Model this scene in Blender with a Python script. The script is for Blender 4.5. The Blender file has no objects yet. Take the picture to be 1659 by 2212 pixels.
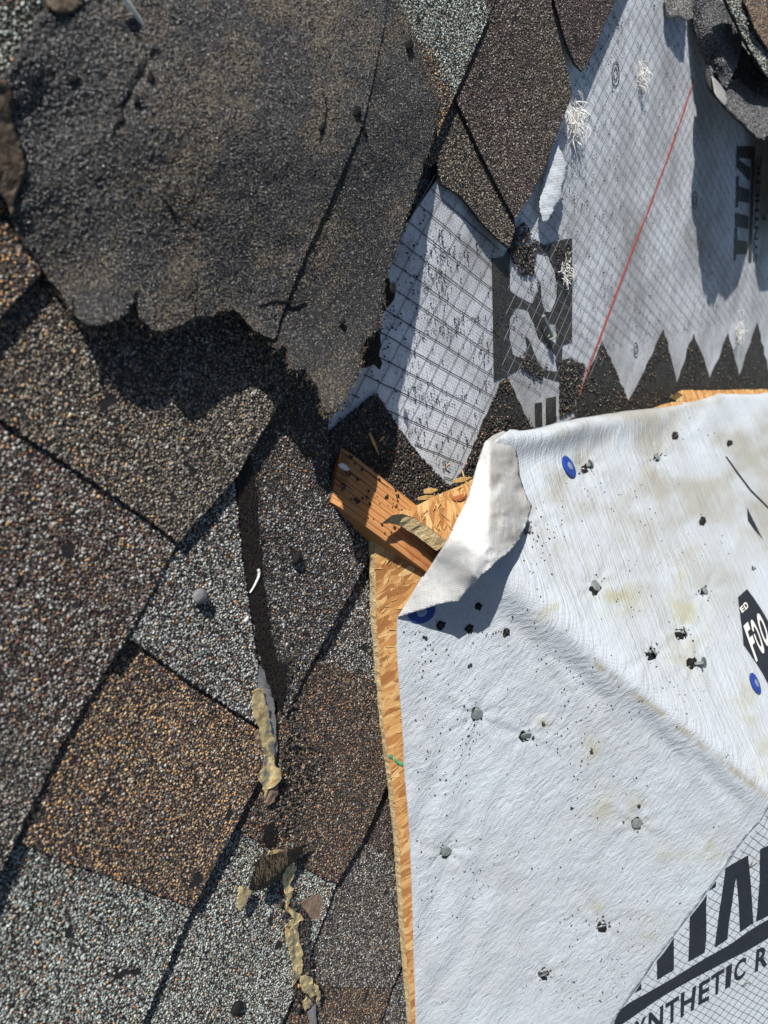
import bpy, math, random
import numpy as np
from mathutils import Matrix, Vector
from mathutils.geometry import delaunay_2d_cdt, tessellate_polygon

rng = np.random.default_rng(7)
random.seed(7)
scene = bpy.context.scene

# ---------------------------------------------------------------- roof frame
# Roof slope coordinates: u along the courses, v down the slope, w above the slope (metres).
# World: the slope is pitched 26.6 degrees and stands 4 m above the ground.
PITCH = math.radians(26.6)
CP, SP = math.cos(PITCH), math.sin(PITCH)
H = 0.321                                   # camera height above the slope
F = 3000 / 1.8228                           # focal length, in units of a 1659 x 2212 frame
E1 = np.array([0.42639165, 0.84126824, -0.3323521])
E2 = np.array([0.44598986, -0.51519062, -0.73189595])
EN = np.array([0.78694549, -0.16384866, 0.59487008])
E1 = E1 / np.linalg.norm(E1); E2 = E2 - E1 * (E1 @ E2); E2 /= np.linalg.norm(E2)
EN = -np.cross(E1, E2)
BL = np.array([E1, E2, EN])                 # camera space -> slope space
CAM = np.array([0, 0, H])

def W(p):                                   # slope -> world
    p = np.asarray(p, float)
    u, v, w = p[..., 0], p[..., 1], p[..., 2]
    return np.stack([-u, v * CP + w * SP, -v * SP + w * CP + 4.0], -1)

M3 = np.array([[-1, 0, 0], [0, CP, SP], [0, -SP, CP]])

# ---------------------------------------------------------------- camera
cd = bpy.data.cameras.new('camera')
cam = bpy.data.objects.new('camera', cd)
scene.collection.objects.link(cam)
cd.sensor_fit = 'VERTICAL'; cd.sensor_height = 36.0; cd.sensor_width = 27.0
cd.lens = F / 2212 * 36.0
cd.clip_start = 0.01; cd.clip_end = 500
RW = M3 @ BL                                # camera axes in world
m = Matrix(RW.tolist()).to_4x4(); m.translation = Vector(W(CAM))
cam.matrix_world = m
cd.dof.use_dof = True
cd.dof.focus_distance = 0.56
cd.dof.aperture_fstop = cd.lens / 1000 / 0.0026
scene.camera = cam

# ---------------------------------------------------------------- sky and sun
LIGHT = np.array([-0.20512, 0.93253, -0.29717])     # travel direction, slope space
sd = M3 @ (-LIGHT)
wld = bpy.data.worlds.new('World'); scene.world = wld; wld.use_nodes = True
nt = wld.node_tree
sky = nt.nodes.new('ShaderNodeTexSky'); sky.sky_type = 'NISHITA'; sky.sun_disc = False
sky.sun_elevation = math.asin(sd[2]); sky.sun_rotation = math.atan2(sd[0], sd[1])
bg = nt.nodes['Background']; bg.inputs['Strength'].default_value = 0.05
nt.links.new(sky.outputs[0], bg.inputs['Color'])
sl = bpy.data.lights.new('sun', 'SUN'); sl.energy = 4.6; sl.angle = math.radians(0.53); sl.color = (1.0, 0.965, 0.91)
so = bpy.data.objects.new('sun', sl); scene.collection.objects.link(so)
so.rotation_euler = Vector(sd).to_track_quat('Z', 'Y').to_euler(); so.location = (0, 0, 10)
scene.view_settings.view_transform = 'Standard'; scene.view_settings.look = 'None'
scene.view_settings.exposure = 0.55; scene.view_settings.gamma = 1.0

# ---------------------------------------------------------------- survey helpers
def rays(xy):
    xy = np.asarray(xy, float)
    d = np.stack([xy[..., 0] - 829.5, -(xy[..., 1] - 1106.0), np.full(xy.shape[:-1], -F)], -1)
    return d @ BL.T
def onL(xy, w=0.0):
    r = rays(xy); t = (np.asarray(w) - H) / r[..., 2]
    return CAM + r * np.asarray(t)[..., None]
def onPlane(xy, N, p0):
    r = rays(xy); return CAM + r * (((p0 - CAM) @ N) / (r @ N))[..., None]
def crop(s, ox, oy, pts): return [(x * s + ox, y * s + oy) for x, y in pts]

RIDGE = np.array([0, CP, SP])               # the ridge of the cricket is level
C0 = onL((850, 1110), 0.038)
NU = np.cross(onL((1440, 870), 0.034) - C0, RIDGE); NU /= np.linalg.norm(NU); NU *= np.sign(NU[2])
FAR = onPlane(np.array((1659., 1700.)), NU, C0)
A0 = onL((811, 1172), 0.012); A1 = onL((880, 2212), 0.012)
NL = np.cross(A1 - A0, FAR - A0); NL /= np.linalg.norm(NL); NL *= np.sign(NL[2])

def smooth(a, b, x):
    t = np.clip((x - a) / (b - a), 0, 1); return t * t * (3 - 2 * t)
def onS(xy, h=0.0):
    """point of the cricket surface seen from the survey station, h above it"""
    xy = np.asarray(xy, float)
    r = rays(xy)
    tl = ((A0 - CAM) @ NL) / (r @ NL); tu = ((C0 - CAM) @ NU) / (r @ NU)
    y0 = 1290 + (xy[..., 0] - 1130) * 0.775
    k = smooth(-105, 85, xy[..., 1] - y0)
    t = tu * (1 - k) + tl * k
    n = NU * (1 - k)[..., None] + NL * k[..., None]
    n /= np.linalg.norm(n, axis=-1, keepdims=True)
    return CAM + r * t[..., None] + n * np.asarray(h)[..., None]

# cheap value noise
def vnoise(p, scale, seed=0):
    p = np.asarray(p, float) * scale
    i = np.floor(p).astype(np.int64); f = p - i; f = f * f * (3 - 2 * f)
    def h(ix, iy):
        n = (ix * 374761393 + iy * 668265263 + seed * 974711) & 0x7fffffff
        n = ((n ^ (n >> 13)) * 1274126177) & 0x7fffffff
        return ((n ^ (n >> 16)) & 0xffff) / 65535.0
    a = h(i[..., 0], i[..., 1]); b = h(i[..., 0] + 1, i[..., 1]); c = h(i[..., 0], i[..., 1] + 1); d = h(i[..., 0] + 1, i[..., 1] + 1)
    return (a * (1 - f[..., 0]) + b * f[..., 0]) * (1 - f[..., 1]) + (c * (1 - f[..., 0]) + d * f[..., 0]) * f[..., 1]
def fbm(p, scale, seed=0, o=3):
    return sum(vnoise(p, scale * 2 ** k, seed + k) / 2 ** k for k in range(o)) / sum(1 / 2 ** k for k in range(o))

def inside(pts, poly):
    x, y = pts[:, 0], pts[:, 1]; r = np.zeros(len(pts), bool); poly = np.asarray(poly)
    j = len(poly) - 1
    for i in range(len(poly)):
        xi, yi = poly[i]; xj, yj = poly[j]
        if yi != yj:
            r ^= ((yi > y) != (yj > y)) & (x < (xj - xi) * (y - yi) / (yj - yi) + xi)
        j = i
    return r
def densify(poly, step, jit=0.0, closed=True):
    out = []; n = len(poly)
    for i in range(n if closed else n - 1):
        a = np.asarray(poly[i], float); b = np.asarray(poly[(i + 1) % n], float)
        L = np.linalg.norm(b - a); k = max(1, int(L / step))
        nr = np.array([-(b - a)[1], (b - a)[0]]) / max(L, 1e-9)
        for q in range(k):
            out.append(a + (b - a) * q / k + nr * jit * random.uniform(-1, 1))
    return np.array(out)

# ---------------------------------------------------------------- objects
AT = {}                                      # world position of every object's origin
def link(o, parent=None):
    scene.collection.objects.link(o)
    AT[o.name] = o.location.copy()
    if parent is not None:
        o.parent = parent; o.location = o.location - AT[parent.name]
    return o
def mesh_obj(name, verts, faces, mat, parent=None, uv=None, smooth_=False, col=None):
    """verts in slope coordinates"""
    V = W(np.asarray(verts, float).reshape(-1, 3)); o0 = V.mean(0)
    me = bpy.data.meshes.new(name)
    if isinstance(faces, np.ndarray):
        k = faces.shape[1]; nf = len(faces)
        me.vertices.add(len(V)); me.vertices.foreach_set('co', (V - o0).ravel())
        me.loops.add(nf * k); me.loops.foreach_set('vertex_index', faces.astype(np.int32).ravel())
        me.polygons.add(nf); me.polygons.foreach_set('loop_start', np.arange(0, nf * k, k, dtype=np.int32))
        me.update(calc_edges=True)
    else:
        me.from_pydata((V - o0).tolist(), [], [list(map(int, f)) for f in faces]); me.update()
    if uv is not None:
        l = me.uv_layers.new(name='uv'); li = np.empty(len(me.loops), np.int32); me.loops.foreach_get('vertex_index', li)
        l.data.foreach_set('uv', np.asarray(uv)[li].ravel().astype(np.float32))
    if col is not None:
        a = me.color_attributes.new('col', 'FLOAT_COLOR', 'POINT')
        c4 = np.ones((len(V), 4), np.float32); c4[:, :3] = col; a.data.foreach_set('color', c4.ravel())
    if smooth_: me.polygons.foreach_set('use_smooth', np.ones(len(me.polygons), bool))
    me.materials.append(mat)
    o = bpy.data.objects.new(name, me); o.location = Vector(o0)
    return link(o, parent)
def thing(name, label, cat, at, group=None):
    o = bpy.data.objects.new(name, None); o.empty_display_size = 0.02
    o.location = Vector(W(at)); link(o); return tag(o, label, cat, group)
def tag(o, label=None, cat=None, group=None, kind=None):
    if label: o['label'] = label
    if cat: o['category'] = cat
    if group: o['group'] = group
    if kind: o['kind'] = kind
    return o

# ---------------------------------------------------------------- materials
def new_mat(name):
    mt = bpy.data.materials.new(name); mt.use_nodes = True
    return mt, mt.node_tree, mt.node_tree.nodes['Principled BSDF']
def simple(name, col, rough=0.7, spec=0.4, metal=0.0, noise=0.0, nscale=200, bump=0.0, bscale=800):
    mt, t, b = new_mat(name)
    b.inputs['Base Color'].default_value = (*col, 1); b.inputs['Roughness'].default_value = rough
    b.inputs['Specular IOR Level'].default_value = spec; b.inputs['Metallic'].default_value = metal
    tc = t.nodes.new('ShaderNodeTexCoord')
    if noise > 0:
        n = t.nodes.new('ShaderNodeTexNoise'); n.inputs['Scale'].default_value = nscale; n.inputs['Detail'].default_value = 6
        r = t.nodes.new('ShaderNodeValToRGB')
        r.color_ramp.elements[0].position = 0.3; r.color_ramp.elements[1].position = 0.7
        r.color_ramp.elements[0].color = (*[c * (1 - noise) for c in col], 1); r.color_ramp.elements[1].color = (*[min(1, c * (1 + noise)) for c in col], 1)
        t.links.new(tc.outputs['Object'], n.inputs['Vector']); t.links.new(n.outputs['Fac'], r.inputs[0]); t.links.new(r.outputs[0], b.inputs['Base Color'])
    if bump > 0:
        n2 = t.nodes.new('ShaderNodeTexNoise'); n2.inputs['Scale'].default_value = bscale; n2.inputs['Detail'].default_value = 5
        bp = t.nodes.new('ShaderNodeBump'); bp.inputs['Distance'].default_value = bump; bp.inputs['Strength'].default_value = 1
        t.links.new(tc.outputs['Object'], n2.inputs['Vector']); t.links.new(n2.outputs['Fac'], bp.inputs['Height']); t.links.new(bp.outputs[0], b.inputs['Normal'])
    return mt
def attr_mat(name, rough=0.7, spec=0.4, bump=0.0, bscale=900, trans=0.0):
    mt, t, b = new_mat(name)
    a = t.nodes.new('ShaderNodeAttribute'); a.attribute_name = 'col'
    t.links.new(a.outputs['Color'], b.inputs['Base Color'])
    b.inputs['Roughness'].default_value = rough; b.inputs['Specular IOR Level'].default_value = spec
    if bump > 0:
        tc = t.nodes.new('ShaderNodeTexCoord')
        n2 = t.nodes.new('ShaderNodeTexNoise'); n2.inputs['Scale'].default_value = bscale; n2.inputs['Detail'].default_value = 5
        bp = t.nodes.new('ShaderNodeBump'); bp.inputs['Distance'].default_value = bump
        t.links.new(tc.outputs['Object'], n2.inputs['Vector']); t.links.new(n2.outputs['Fac'], bp.inputs['Height']); t.links.new(bp.outputs[0], b.inputs['Normal'])
    return mt

class N:                                     # tiny node-graph helper
    def __init__(s, name): s.m, s.t, s.b = new_mat(name)
    def n(s, typ, **kw):
        x = s.t.nodes.new(typ)
        for k, v in kw.items():
            if hasattr(x, k): setattr(x, k, v)
            else: x.inputs[k.replace('_', ' ')].default_value = v
        return x
    def l(s, a, b): s.t.links.new(a, b)
    def math(s, op, a, b=None):
        x = s.t.nodes.new('ShaderNodeMath'); x.operation = op
        for i, q in enumerate((a, b)):
            if q is None: continue
            if isinstance(q, (int, float)): x.inputs[i].default_value = q
            else: s.l(q, x.inputs[i])
        return x.outputs[0]
    def mix(s, f, a, b):
        x = s.t.nodes.new('ShaderNodeMix'); x.data_type = 'RGBA'
        for i, q in ((0, f), (6, a), (7, b)):
            if isinstance(q, (int, float)): x.inputs[i].default_value = q
            elif isinstance(q, tuple): x.inputs[i].default_value = (*q, 1)
            else: s.l(q, x.inputs[i])
        return x.outputs[2]
    def mapping(s, src, rot=0, scale=(1, 1, 1)):
        x = s.t.nodes.new('ShaderNodeMapping'); x.inputs['Rotation'].default_value = (0, 0, rot); x.inputs['Scale'].default_value = scale
        s.l(src, x.inputs['Vector']); return x.outputs[0]
    def noise(s, vec, scale, detail=4, rough=0.5):
        x = s.n('ShaderNodeTexNoise', Scale=scale, Detail=detail, Roughness=rough); s.l(vec, x.inputs['Vector']); return x.outputs['Fac']
    def ramp(s, f, stops):
        x = s.t.nodes.new('ShaderNodeValToRGB'); e = x.color_ramp.elements
        while len(e) < len(stops): e.new(0.5)
        for q, (p, c) in zip(e, stops): q.position = p; q.color = (*c, 1) if isinstance(c, tuple) else (c, c, c, 1)
        s.l(f, x.inputs[0]); return x.outputs[0]
    def bump(s, h, dist, strength=1.0, prev=None):
        x = s.n('ShaderNodeBump', Distance=dist, Strength=strength); s.l(h, x.inputs['Height'])
        if prev is not None: s.l(prev, x.inputs['Normal'])
        return x.outputs[0]

def sheet_mat(name, base, dirt, dirt_amt, weave, stripe_rot, wr=0.0008, wd=0.00014):
    g = N(name); uv = g.n('ShaderNodeUVMap', uv_map='uv').outputs[0]
    big = g.noise(uv, 9, 6, 0.62); fine = g.noise(uv, 260, 5, 0.75); mid = g.noise(uv, 45, 5, 0.65)
    c = g.mix(g.ramp(big, [(0.38, 0.0), (0.72, dirt_amt)]), base, dirt)
    c = g.mix(g.ramp(mid, [(0.5, 0.0), (0.78, dirt_amt * 0.75)]), c, dirt)
    c = g.mix(g.ramp(fine, [(0.52, 0.0), (0.70, dirt_amt * 0.85)]), c, tuple(x * 0.7 for x in dirt))
    st = g.n('ShaderNodeAttribute', attribute_name='col')
    mul = g.n('ShaderNodeMix', data_type='RGBA', blend_type='MULTIPLY'); mul.inputs[0].default_value = 1
    g.l(c, mul.inputs[6]); g.l(st.outputs['Color'], mul.inputs[7]); g.l(mul.outputs[2], g.b.inputs['Base Color'])
    g.b.inputs['Roughness'].default_value = 0.52; g.b.inputs['Specular IOR Level'].default_value = 0.35
    # woven tape relief: two crossed waves, and drawn wrinkles along one direction
    w1 = g.n('ShaderNodeTexWave', Scale=weave, Distortion=1.5, Detail=1.0); g.l(g.mapping(uv, stripe_rot), w1.inputs['Vector'])
    w1.inputs['Detail Scale'].default_value = 1.5
    w2 = g.n('ShaderNodeTexWave', Scale=weave * 0.8, Distortion=1.5, Detail=1.0); g.l(g.mapping(uv, stripe_rot + math.pi / 2), w2.inputs['Vector'])
    wv = g.math('MULTIPLY', w1.outputs['Fac'], w2.outputs['Fac'])
    wp = g.n('ShaderNodeTexNoise', Scale=22.0, Detail=2.0); g.l(uv, wp.inputs['Vector'])
    wx = g.n('ShaderNodeMix', data_type='RGBA'); wx.blend_type = 'LINEAR_LIGHT'; wx.inputs[0].default_value = 0.006; g.l(uv, wx.inputs[6]); g.l(wp.outputs['Color'], wx.inputs[7]); uw = wx.outputs[2]
    wr_n = g.noise(g.mapping(uw, stripe_rot, (400, 80, 1)), 1.0, 4, 0.6)
    wr_m = g.noise(g.mapping(uw, stripe_rot + 0.35, (110, 24, 1)), 1.0, 4, 0.6)
    b1 = g.bump(wv, wd, 0.8)
    b2 = g.bump(wr_n, wr * 0.75, 0.8, b1); b3 = g.bump(wr_m, wr * 1.0, 0.6, b2)
    b4 = g.bump(g.noise(uv, 700, 3), 0.00015, 0.6, b3)
    g.l(b4, g.b.inputs['Normal']); return g.m

M = {}
M['granule'] = attr_mat('mineral_granule', 0.62, 0.45)
M['sand'] = attr_mat('sanded_back', 0.32, 0.7)
M['glassy'] = attr_mat('glassy_sand', 0.27, 1.0)
M['asphalt'] = simple('asphalt_coating', (0.016, 0.015, 0.015), 0.75, 0.4, 0, 0.4, 300, 0.0006, 900)
M['matte_black'] = simple('asphalt_edge', (0.009, 0.008, 0.008), 0.8, 0.3, 0, 0.4, 400, 0.0006, 1200)
M['mat'] = simple('torn_mat', (0.013, 0.011, 0.010), 0.85, 0.25, 0, 0.6, 500, 0.0009, 900)
M['brownmat'] = simple('brown_mat', (0.10, 0.075, 0.055), 0.9, 0.2, 0, 0.6, 260, 0.0009, 500)
M['oldsheet'] = sheet_mat('weathered_underlayment', (0.74, 0.765, 0.81), (0.24, 0.23, 0.215), 0.9, 130, 0.4, 0.0003)
M['newsheet'] = sheet_mat('white_underlayment', (0.505, 0.548, 0.595), (0.37, 0.375, 0.365), 0.5, 190, -0.62, 0.0021)
M['curlsheet'] = sheet_mat('underlayment_back', (0.60, 0.61, 0.615), (0.42, 0.41, 0.385), 0.5, 240, 0.15, 0.0008, 0.00013)
M['printsheet'] = sheet_mat('printed_underlayment', (0.50, 0.543, 0.59), (0.38, 0.385, 0.38), 0.3, 110, -0.62, 0.00035)
def ink_mat(name, col, worn):
    g = N(name); tc = g.n('ShaderNodeTexCoord').outputs['Object']
    a = g.noise(tc, 500, 6, 0.7); b_ = g.noise(tc, 60, 5, 0.6)
    c = g.mix(g.ramp(a, [(0.5, 0.0), (0.78, worn)]), col, (0.20, 0.18, 0.155))
    c = g.mix(g.ramp(b_, [(0.5, 0.0), (0.75, worn * 0.5)]), c, (0.13, 0.12, 0.105))
    g.l(c, g.b.inputs['Base Color']); g.b.inputs['Roughness'].default_value = 0.55
    g.l(g.bump(a, 0.0004, 0.7), g.b.inputs['Normal']); return g.m
M['ink'] = ink_mat('black_print', (0.012, 0.015, 0.024), 0.12)
M['oldink'] = ink_mat('worn_black_print', (0.024, 0.022, 0.021), 0.75)
M['red'] = simple('red_chalk', (0.55, 0.10, 0.075), 0.8, 0.2, 0, 0.35, 700)
M['thread'] = simple('black_scrim', (0.03, 0.033, 0.04), 0.5, 0.4)
M['thread_pale'] = simple('pale_scrim', (0.42, 0.44, 0.47), 0.35, 0.6)
M['oldthread'] = simple('grey_scrim', (0.17, 0.175, 0.19), 0.5, 0.4)
M['white_fibre'] = simple('white_fibre', (0.78, 0.76, 0.70), 0.5, 0.4, 0, 0.15, 300)
M['fibre'] = simple('dark_fibre', (0.032, 0.025, 0.021), 0.6, 0.4)
M['fibre2'] = simple('pale_fibre', (0.24, 0.18, 0.11), 0.6, 0.4)
M['steel'] = simple('galvanised_steel', (0.21, 0.235, 0.23), 0.42, 0.5, 0.25, 0.25, 300, 0.0003, 500)
M['bluecap'] = simple('blue_plastic', (0.012, 0.045, 0.26), 0.35, 0.5, 0, 0.15, 100)
M['greycap'] = simple('grey_button', (0.24, 0.30, 0.42), 0.35, 0.5, 0.3)
M['greystrip'] = simple('grey_film', (0.23, 0.225, 0.225), 0.75, 0.3, 0, 0.25, 350, 0.0003, 700)
M['tanstrip'] = simple('tan_mat', (0.24, 0.165, 0.115), 0.85, 0.3, 0, 0.35, 350, 0.0005, 500)
M['stone'] = simple('grey_pebble', (0.17, 0.165, 0.175), 0.8, 0.3, 0, 0.3, 300, 0.0006, 500)
def sealant_mat():
    g = N('dried_sealant'); tc = g.n('ShaderNodeTexCoord').outputs['Object']
    a = g.noise(tc, 120, 5, 0.65); b_ = g.noise(tc, 420, 4, 0.6)
    c = g.ramp(a, [(0.38, (0.15, 0.145, 0.12)), (0.46, (0.42, 0.33, 0.16)), (0.55, (0.58, 0.47, 0.24)), (0.64, (0.40, 0.22, 0.08))])
    c = g.mix(g.ramp(b_, [(0.55, 0.0), (0.8, 0.5)]), c, (0.22, 0.17, 0.10))
    g.l(c, g.b.inputs['Base Color']); g.b.inputs['Roughness'].default_value = 0.42
    g.l(g.bump(b_, 0.0005, 0.7), g.b.inputs['Normal']); return g.m
M['sealant'] = sealant_mat()
def osb_mat():
    g = N('strand_board'); uv = g.n('ShaderNodeUVMap', uv_map='uv').outputs[0]
    warp = g.n('ShaderNodeTexNoise', Scale=25.0, Detail=2.0); g.l(uv, warp.inputs['Vector'])
    wm = g.n('ShaderNodeMix', data_type='RGBA'); wm.blend_type = 'LINEAR_LIGHT'; wm.inputs[0].default_value = 0.008
    g.l(uv, wm.inputs[6]); g.l(warp.outputs['Color'], wm.inputs[7]); uvw = wm.outputs[2]
    col = None; hh = None
    for i, (rot, sx, sy) in enumerate(((0.5, 95, 330), (-0.9, 80, 280), (1.9, 110, 420), (0.05, 70, 220))):
        v = g.n('ShaderNodeTexVoronoi', Scale=1.0); g.l(g.mapping(uvw, rot, (sx, sy, 1)), v.inputs['Vector'])
        sep = g.n('ShaderNodeSeparateColor'); g.l(v.outputs['Color'], sep.inputs[0])
        grain = g.noise(g.mapping(uvw, rot, (90, 1500, 1)), 1.0, 3, 0.6)
        ci = g.ramp(sep.outputs[0], [(0.0, (0.30, 0.125, 0.04)), (0.35, (0.47, 0.22, 0.075)), (0.7, (0.60, 0.34, 0.125)), (1.0, (0.68, 0.46, 0.21))])
        ci = g.mix(g.ramp(grain, [(0.42, 0.0), (0.72, 0.55)]), ci, (0.33, 0.15, 0.05))
        if col is None: col = ci; hh = sep.outputs[1]
        else:
            sel = g.ramp(sep.outputs[2], [(0.60, 0.0), (0.61, 1.0)])
            col = g.mix(sel, col, ci); hh = g.math('MAXIMUM', hh, g.math('MULTIPLY', sep.outputs[1], sel))
    g.l(col, g.b.inputs['Base Color']); g.b.inputs['Roughness'].default_value = 0.65; g.b.inputs['Specular IOR Level'].default_value = 0.3
    fn = g.noise(uv, 1500, 3)
    g.l(g.bump(fn, 0.0002, 0.6, g.bump(hh, 0.0005, 0.8)), g.b.inputs['Normal']); return g.m
M['osb'] = osb_mat()
def edge_mat():
    g = N('strand_board_edge'); tc = g.n('ShaderNodeTexCoord').outputs['Object']
    a = g.noise(tc, 180, 6, 0.7); b_ = g.noise(tc, 700, 4, 0.6)
    c = g.ramp(a, [(0.3, (0.30, 0.19, 0.085)), (0.5, (0.55, 0.41, 0.21)), (0.7, (0.66, 0.53, 0.31))])
    g.l(c, g.b.inputs['Base Color']); g.b.inputs['Roughness'].default_value = 0.85
    g.l(g.bump(b_, 0.001, 1.0, g.bump(a, 0.0015, 1.0)), g.b.inputs['Normal']); return g.m
M['osbedge'] = edge_mat()
def wood_mat():
    g = N('sawn_timber'); uv = g.n('ShaderNodeUVMap', uv_map='uv').outputs[0]
    w = g.noise(uv, 14, 3, 0.5)
    wave = g.n('ShaderNodeTexWave', Scale=48.0, Distortion=9.0, Detail=4.0); wave.bands_direction = 'X'; wave.inputs['Detail Scale'].default_value = 0.6
    g.l(g.mapping(uv, 0, (1.6, 0.10, 1)), wave.inputs['Vector'])
    fib = g.noise(g.mapping(uv, 0, (2200, 40, 1)), 1.0, 4, 0.6)
    knot = g.noise(g.mapping(uv, 0, (60, 16, 1)), 1.0, 4, 0.6)
    c = g.ramp(wave.outputs['Fac'], [(0.0, (0.34, 0.14, 0.045)), (0.4, (0.50, 0.235, 0.085)), (0.75, (0.58, 0.30, 0.12)), (1.0, (0.44, 0.185, 0.065))])
    c = g.mix(g.ramp(knot, [(0.56, 0.0), (0.70, 0.85)]), c, (0.24, 0.05, 0.012))
    c = g.mix(g.ramp(fib, [(0.5, 0.0), (0.75, 0.6)]), c, (0.25, 0.10, 0.035))
    g.l(c, g.b.inputs['Base Color']); g.b.inputs['Roughness'].default_value = 0.6; g.b.inputs['Specular IOR Level'].default_value = 0.3
    g.l(g.bump(fib, 0.0004, 0.8, g.bump(wave.outputs['Fac'], 0.0003, 0.5)), g.b.inputs['Normal']); return g.m
M['wood'] = wood_mat()
M['splinter'] = simple('raw_splinter', (0.52, 0.33, 0.13), 0.7, 0.3, 0, 0.3, 300)

# ---------------------------------------------------------------- builders
PAL = {  # (weight, linear colour) of mineral granules
 'greywhite': [(0.36, (0.43, 0.445, 0.42)), (0.2, (0.26, 0.27, 0.26)), (0.22, (0.10, 0.085, 0.075)), (0.10, (0.065, 0.035, 0.03)), (0.06, (0.40, 0.22, 0.10))],
 'palegreen': [(0.50, (0.40, 0.445, 0.40)), (0.27, (0.25, 0.28, 0.255)), (0.14, (0.10, 0.095, 0.085)), (0.07, (0.20, 0.13, 0.09)), (0.03, (0.42, 0.25, 0.13))],
 'orange': [(0.22, (0.42, 0.245, 0.115)), (0.12, (0.46, 0.33, 0.20)), (0.38, (0.095, 0.062, 0.05)), (0.20, (0.13, 0.115, 0.10)), (0.08, (0.36, 0.36, 0.33))],
 'darkorange': [(0.16, (0.30, 0.165, 0.085)), (0.08, (0.38, 0.24, 0.13)), (0.42, (0.07, 0.048, 0.038)), (0.22, (0.10, 0.09, 0.075)), (0.08, (0.30, 0.31, 0.29))],
 'maroon': [(0.25, (0.37, 0.36, 0.335)), (0.18, (0.21, 0.185, 0.16)), (0.36, (0.10, 0.058, 0.046)), (0.12, (0.065, 0.05, 0.042)), (0.06, (0.42, 0.25, 0.12))],
 'brown': [(0.22, (0.29, 0.255, 0.21)), (0.28, (0.18, 0.15, 0.12)), (0.34, (0.095, 0.072, 0.056)), (0.10, (0.42, 0.26, 0.12)), (0.05, (0.45, 0.44, 0.40))],
 'taupe': [(0.2, (0.31, 0.275, 0.23)), (0.35, (0.19, 0.163, 0.132)), (0.35, (0.095, 0.08, 0.065)), (0.1, (0.36, 0.34, 0.30))],
 'darkgrey': [(0.22, (0.42, 0.43, 0.42)), (0.25, (0.17, 0.165, 0.16)), (0.38, (0.07, 0.06, 0.055)), (0.12, (0.06, 0.035, 0.03)), (0.03, (0.38, 0.21, 0.09))],
 'topmaroon': [(0.16, (0.32, 0.28, 0.25)), (0.30, (0.14, 0.11, 0.095)), (0.38, (0.065, 0.044, 0.04)), (0.17, (0.10, 0.055, 0.05))],
 'topgrey': [(0.30, (0.30, 0.30, 0.28)), (0.35, (0.15, 0.145, 0.135)), (0.35, (0.06, 0.055, 0.05))],
 'toptan': [(0.28, (0.28, 0.24, 0.18)), (0.40, (0.13, 0.11, 0.085)), (0.32, (0.06, 0.05, 0.042))],
 'debris': [(0.10, (0.20, 0.17, 0.14)), (0.40, (0.05, 0.043, 0.038)), (0.48, (0.022, 0.02, 0.019)), (0.02, (0.34, 0.19, 0.10))],
 'black': [(0.8, (0.02, 0.019, 0.019)), (0.2, (0.06, 0.05, 0.045))],
}
CUBE = np.array([[x, y, z] for x in (-1, 1) for y in (-1, 1) for z in (-1, 1)], float) / math.sqrt(3)
CQ = np.array([[0, 1, 3, 2], [4, 6, 7, 5], [0, 4, 5, 1], [2, 3, 7, 6], [0, 2, 6, 4], [1, 5, 7, 3]])
def grains(name, P, size, cols, mat, parent=None, flat=0.75, nrm=None, var=0.35):
    """angular mineral grains: one jittered polyhedron at each point"""
    n = len(P)
    if n == 0: return None
    q = rng.normal(size=(n, 4)); q /= np.linalg.norm(q, axis=1, keepdims=True)
    w, x, y, z = q.T
    R = np.stack([np.stack([1 - 2 * (y * y + z * z), 2 * (x * y - z * w), 2 * (x * z + y * w)], -1),
                  np.stack([2 * (x * y + z * w), 1 - 2 * (x * x + z * z), 2 * (y * z - x * w)], -1),
                  np.stack([2 * (x * z - y * w), 2 * (y * z + x * w), 1 - 2 * (x * x + y * y)], -1)], 1)
    T = CUBE[None] * (1 + rng.uniform(-0.45, 0.38, (n, 8, 3)))
    T = T * np.stack([rng.uniform(0.85, 1.3, n), rng.uniform(0.75, 1.05, n), rng.uniform(0.6, 0.95, n)], -1)[:, None]
    T = np.einsum('nij,nkj->nki', R, T)
    if nrm is None: T[..., 2] *= flat
    s = size * np.clip(rng.normal(1, var, n), 0.45, 1.7)
    V = P[:, None] + T * (s[:, None, None] if np.ndim(s) else s) * 0.5
    Fc = (CQ[None] + (np.arange(n) * 8)[:, None, None]).reshape(-1, 4)
    o = mesh_obj(name, V.reshape(-1, 3), Fc, mat, parent, col=np.repeat(cols, 8, 0))
    return tag(o, kind='stuff')
def pick(pal, n, dust=0.10):
    p = PAL[pal]; wts = np.array([a for a, _ in p]); wts = wts / wts.sum()
    c = np.array([b for _, b in p])[rng.choice(len(p), n, p=wts)]
    return np.clip(c * rng.normal(1, 0.18, (n, 1)) + rng.normal(0, 0.006, (n, 3)), 0.006, 0.8)
def fill(poly, a):
    poly = np.asarray(poly); lo, hi = poly.min(0), poly.max(0)
    xs = np.arange(lo[0], hi[0], a); ys = np.arange(lo[1], hi[1], a * 0.87)
    X, Y = np.meshgrid(xs, ys); X = X + (np.arange(len(ys)) % 2)[:, None] * a / 2
    P = np.stack([X.ravel(), Y.ravel()], -1); P = P + rng.uniform(-0.36, 0.36, P.shape) * a
    return P[inside(P, poly)]
def proj(p):                                 # only used to leave out grains far outside the view
    q = (np.asarray(p) - CAM) @ BL; return np.stack([829.5 + F * q[..., 0] / -q[..., 2], 1106 - F * q[..., 1] / -q[..., 2]], -1), -q[..., 2]
def in_view(p, mg=300):
    xy, z = proj(p); return (z > 0.05) & (xy[:, 0] > -mg) & (xy[:, 0] < 1659 + mg) & (xy[:, 1] > -mg) & (xy[:, 1] < 2212 + mg)

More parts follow.
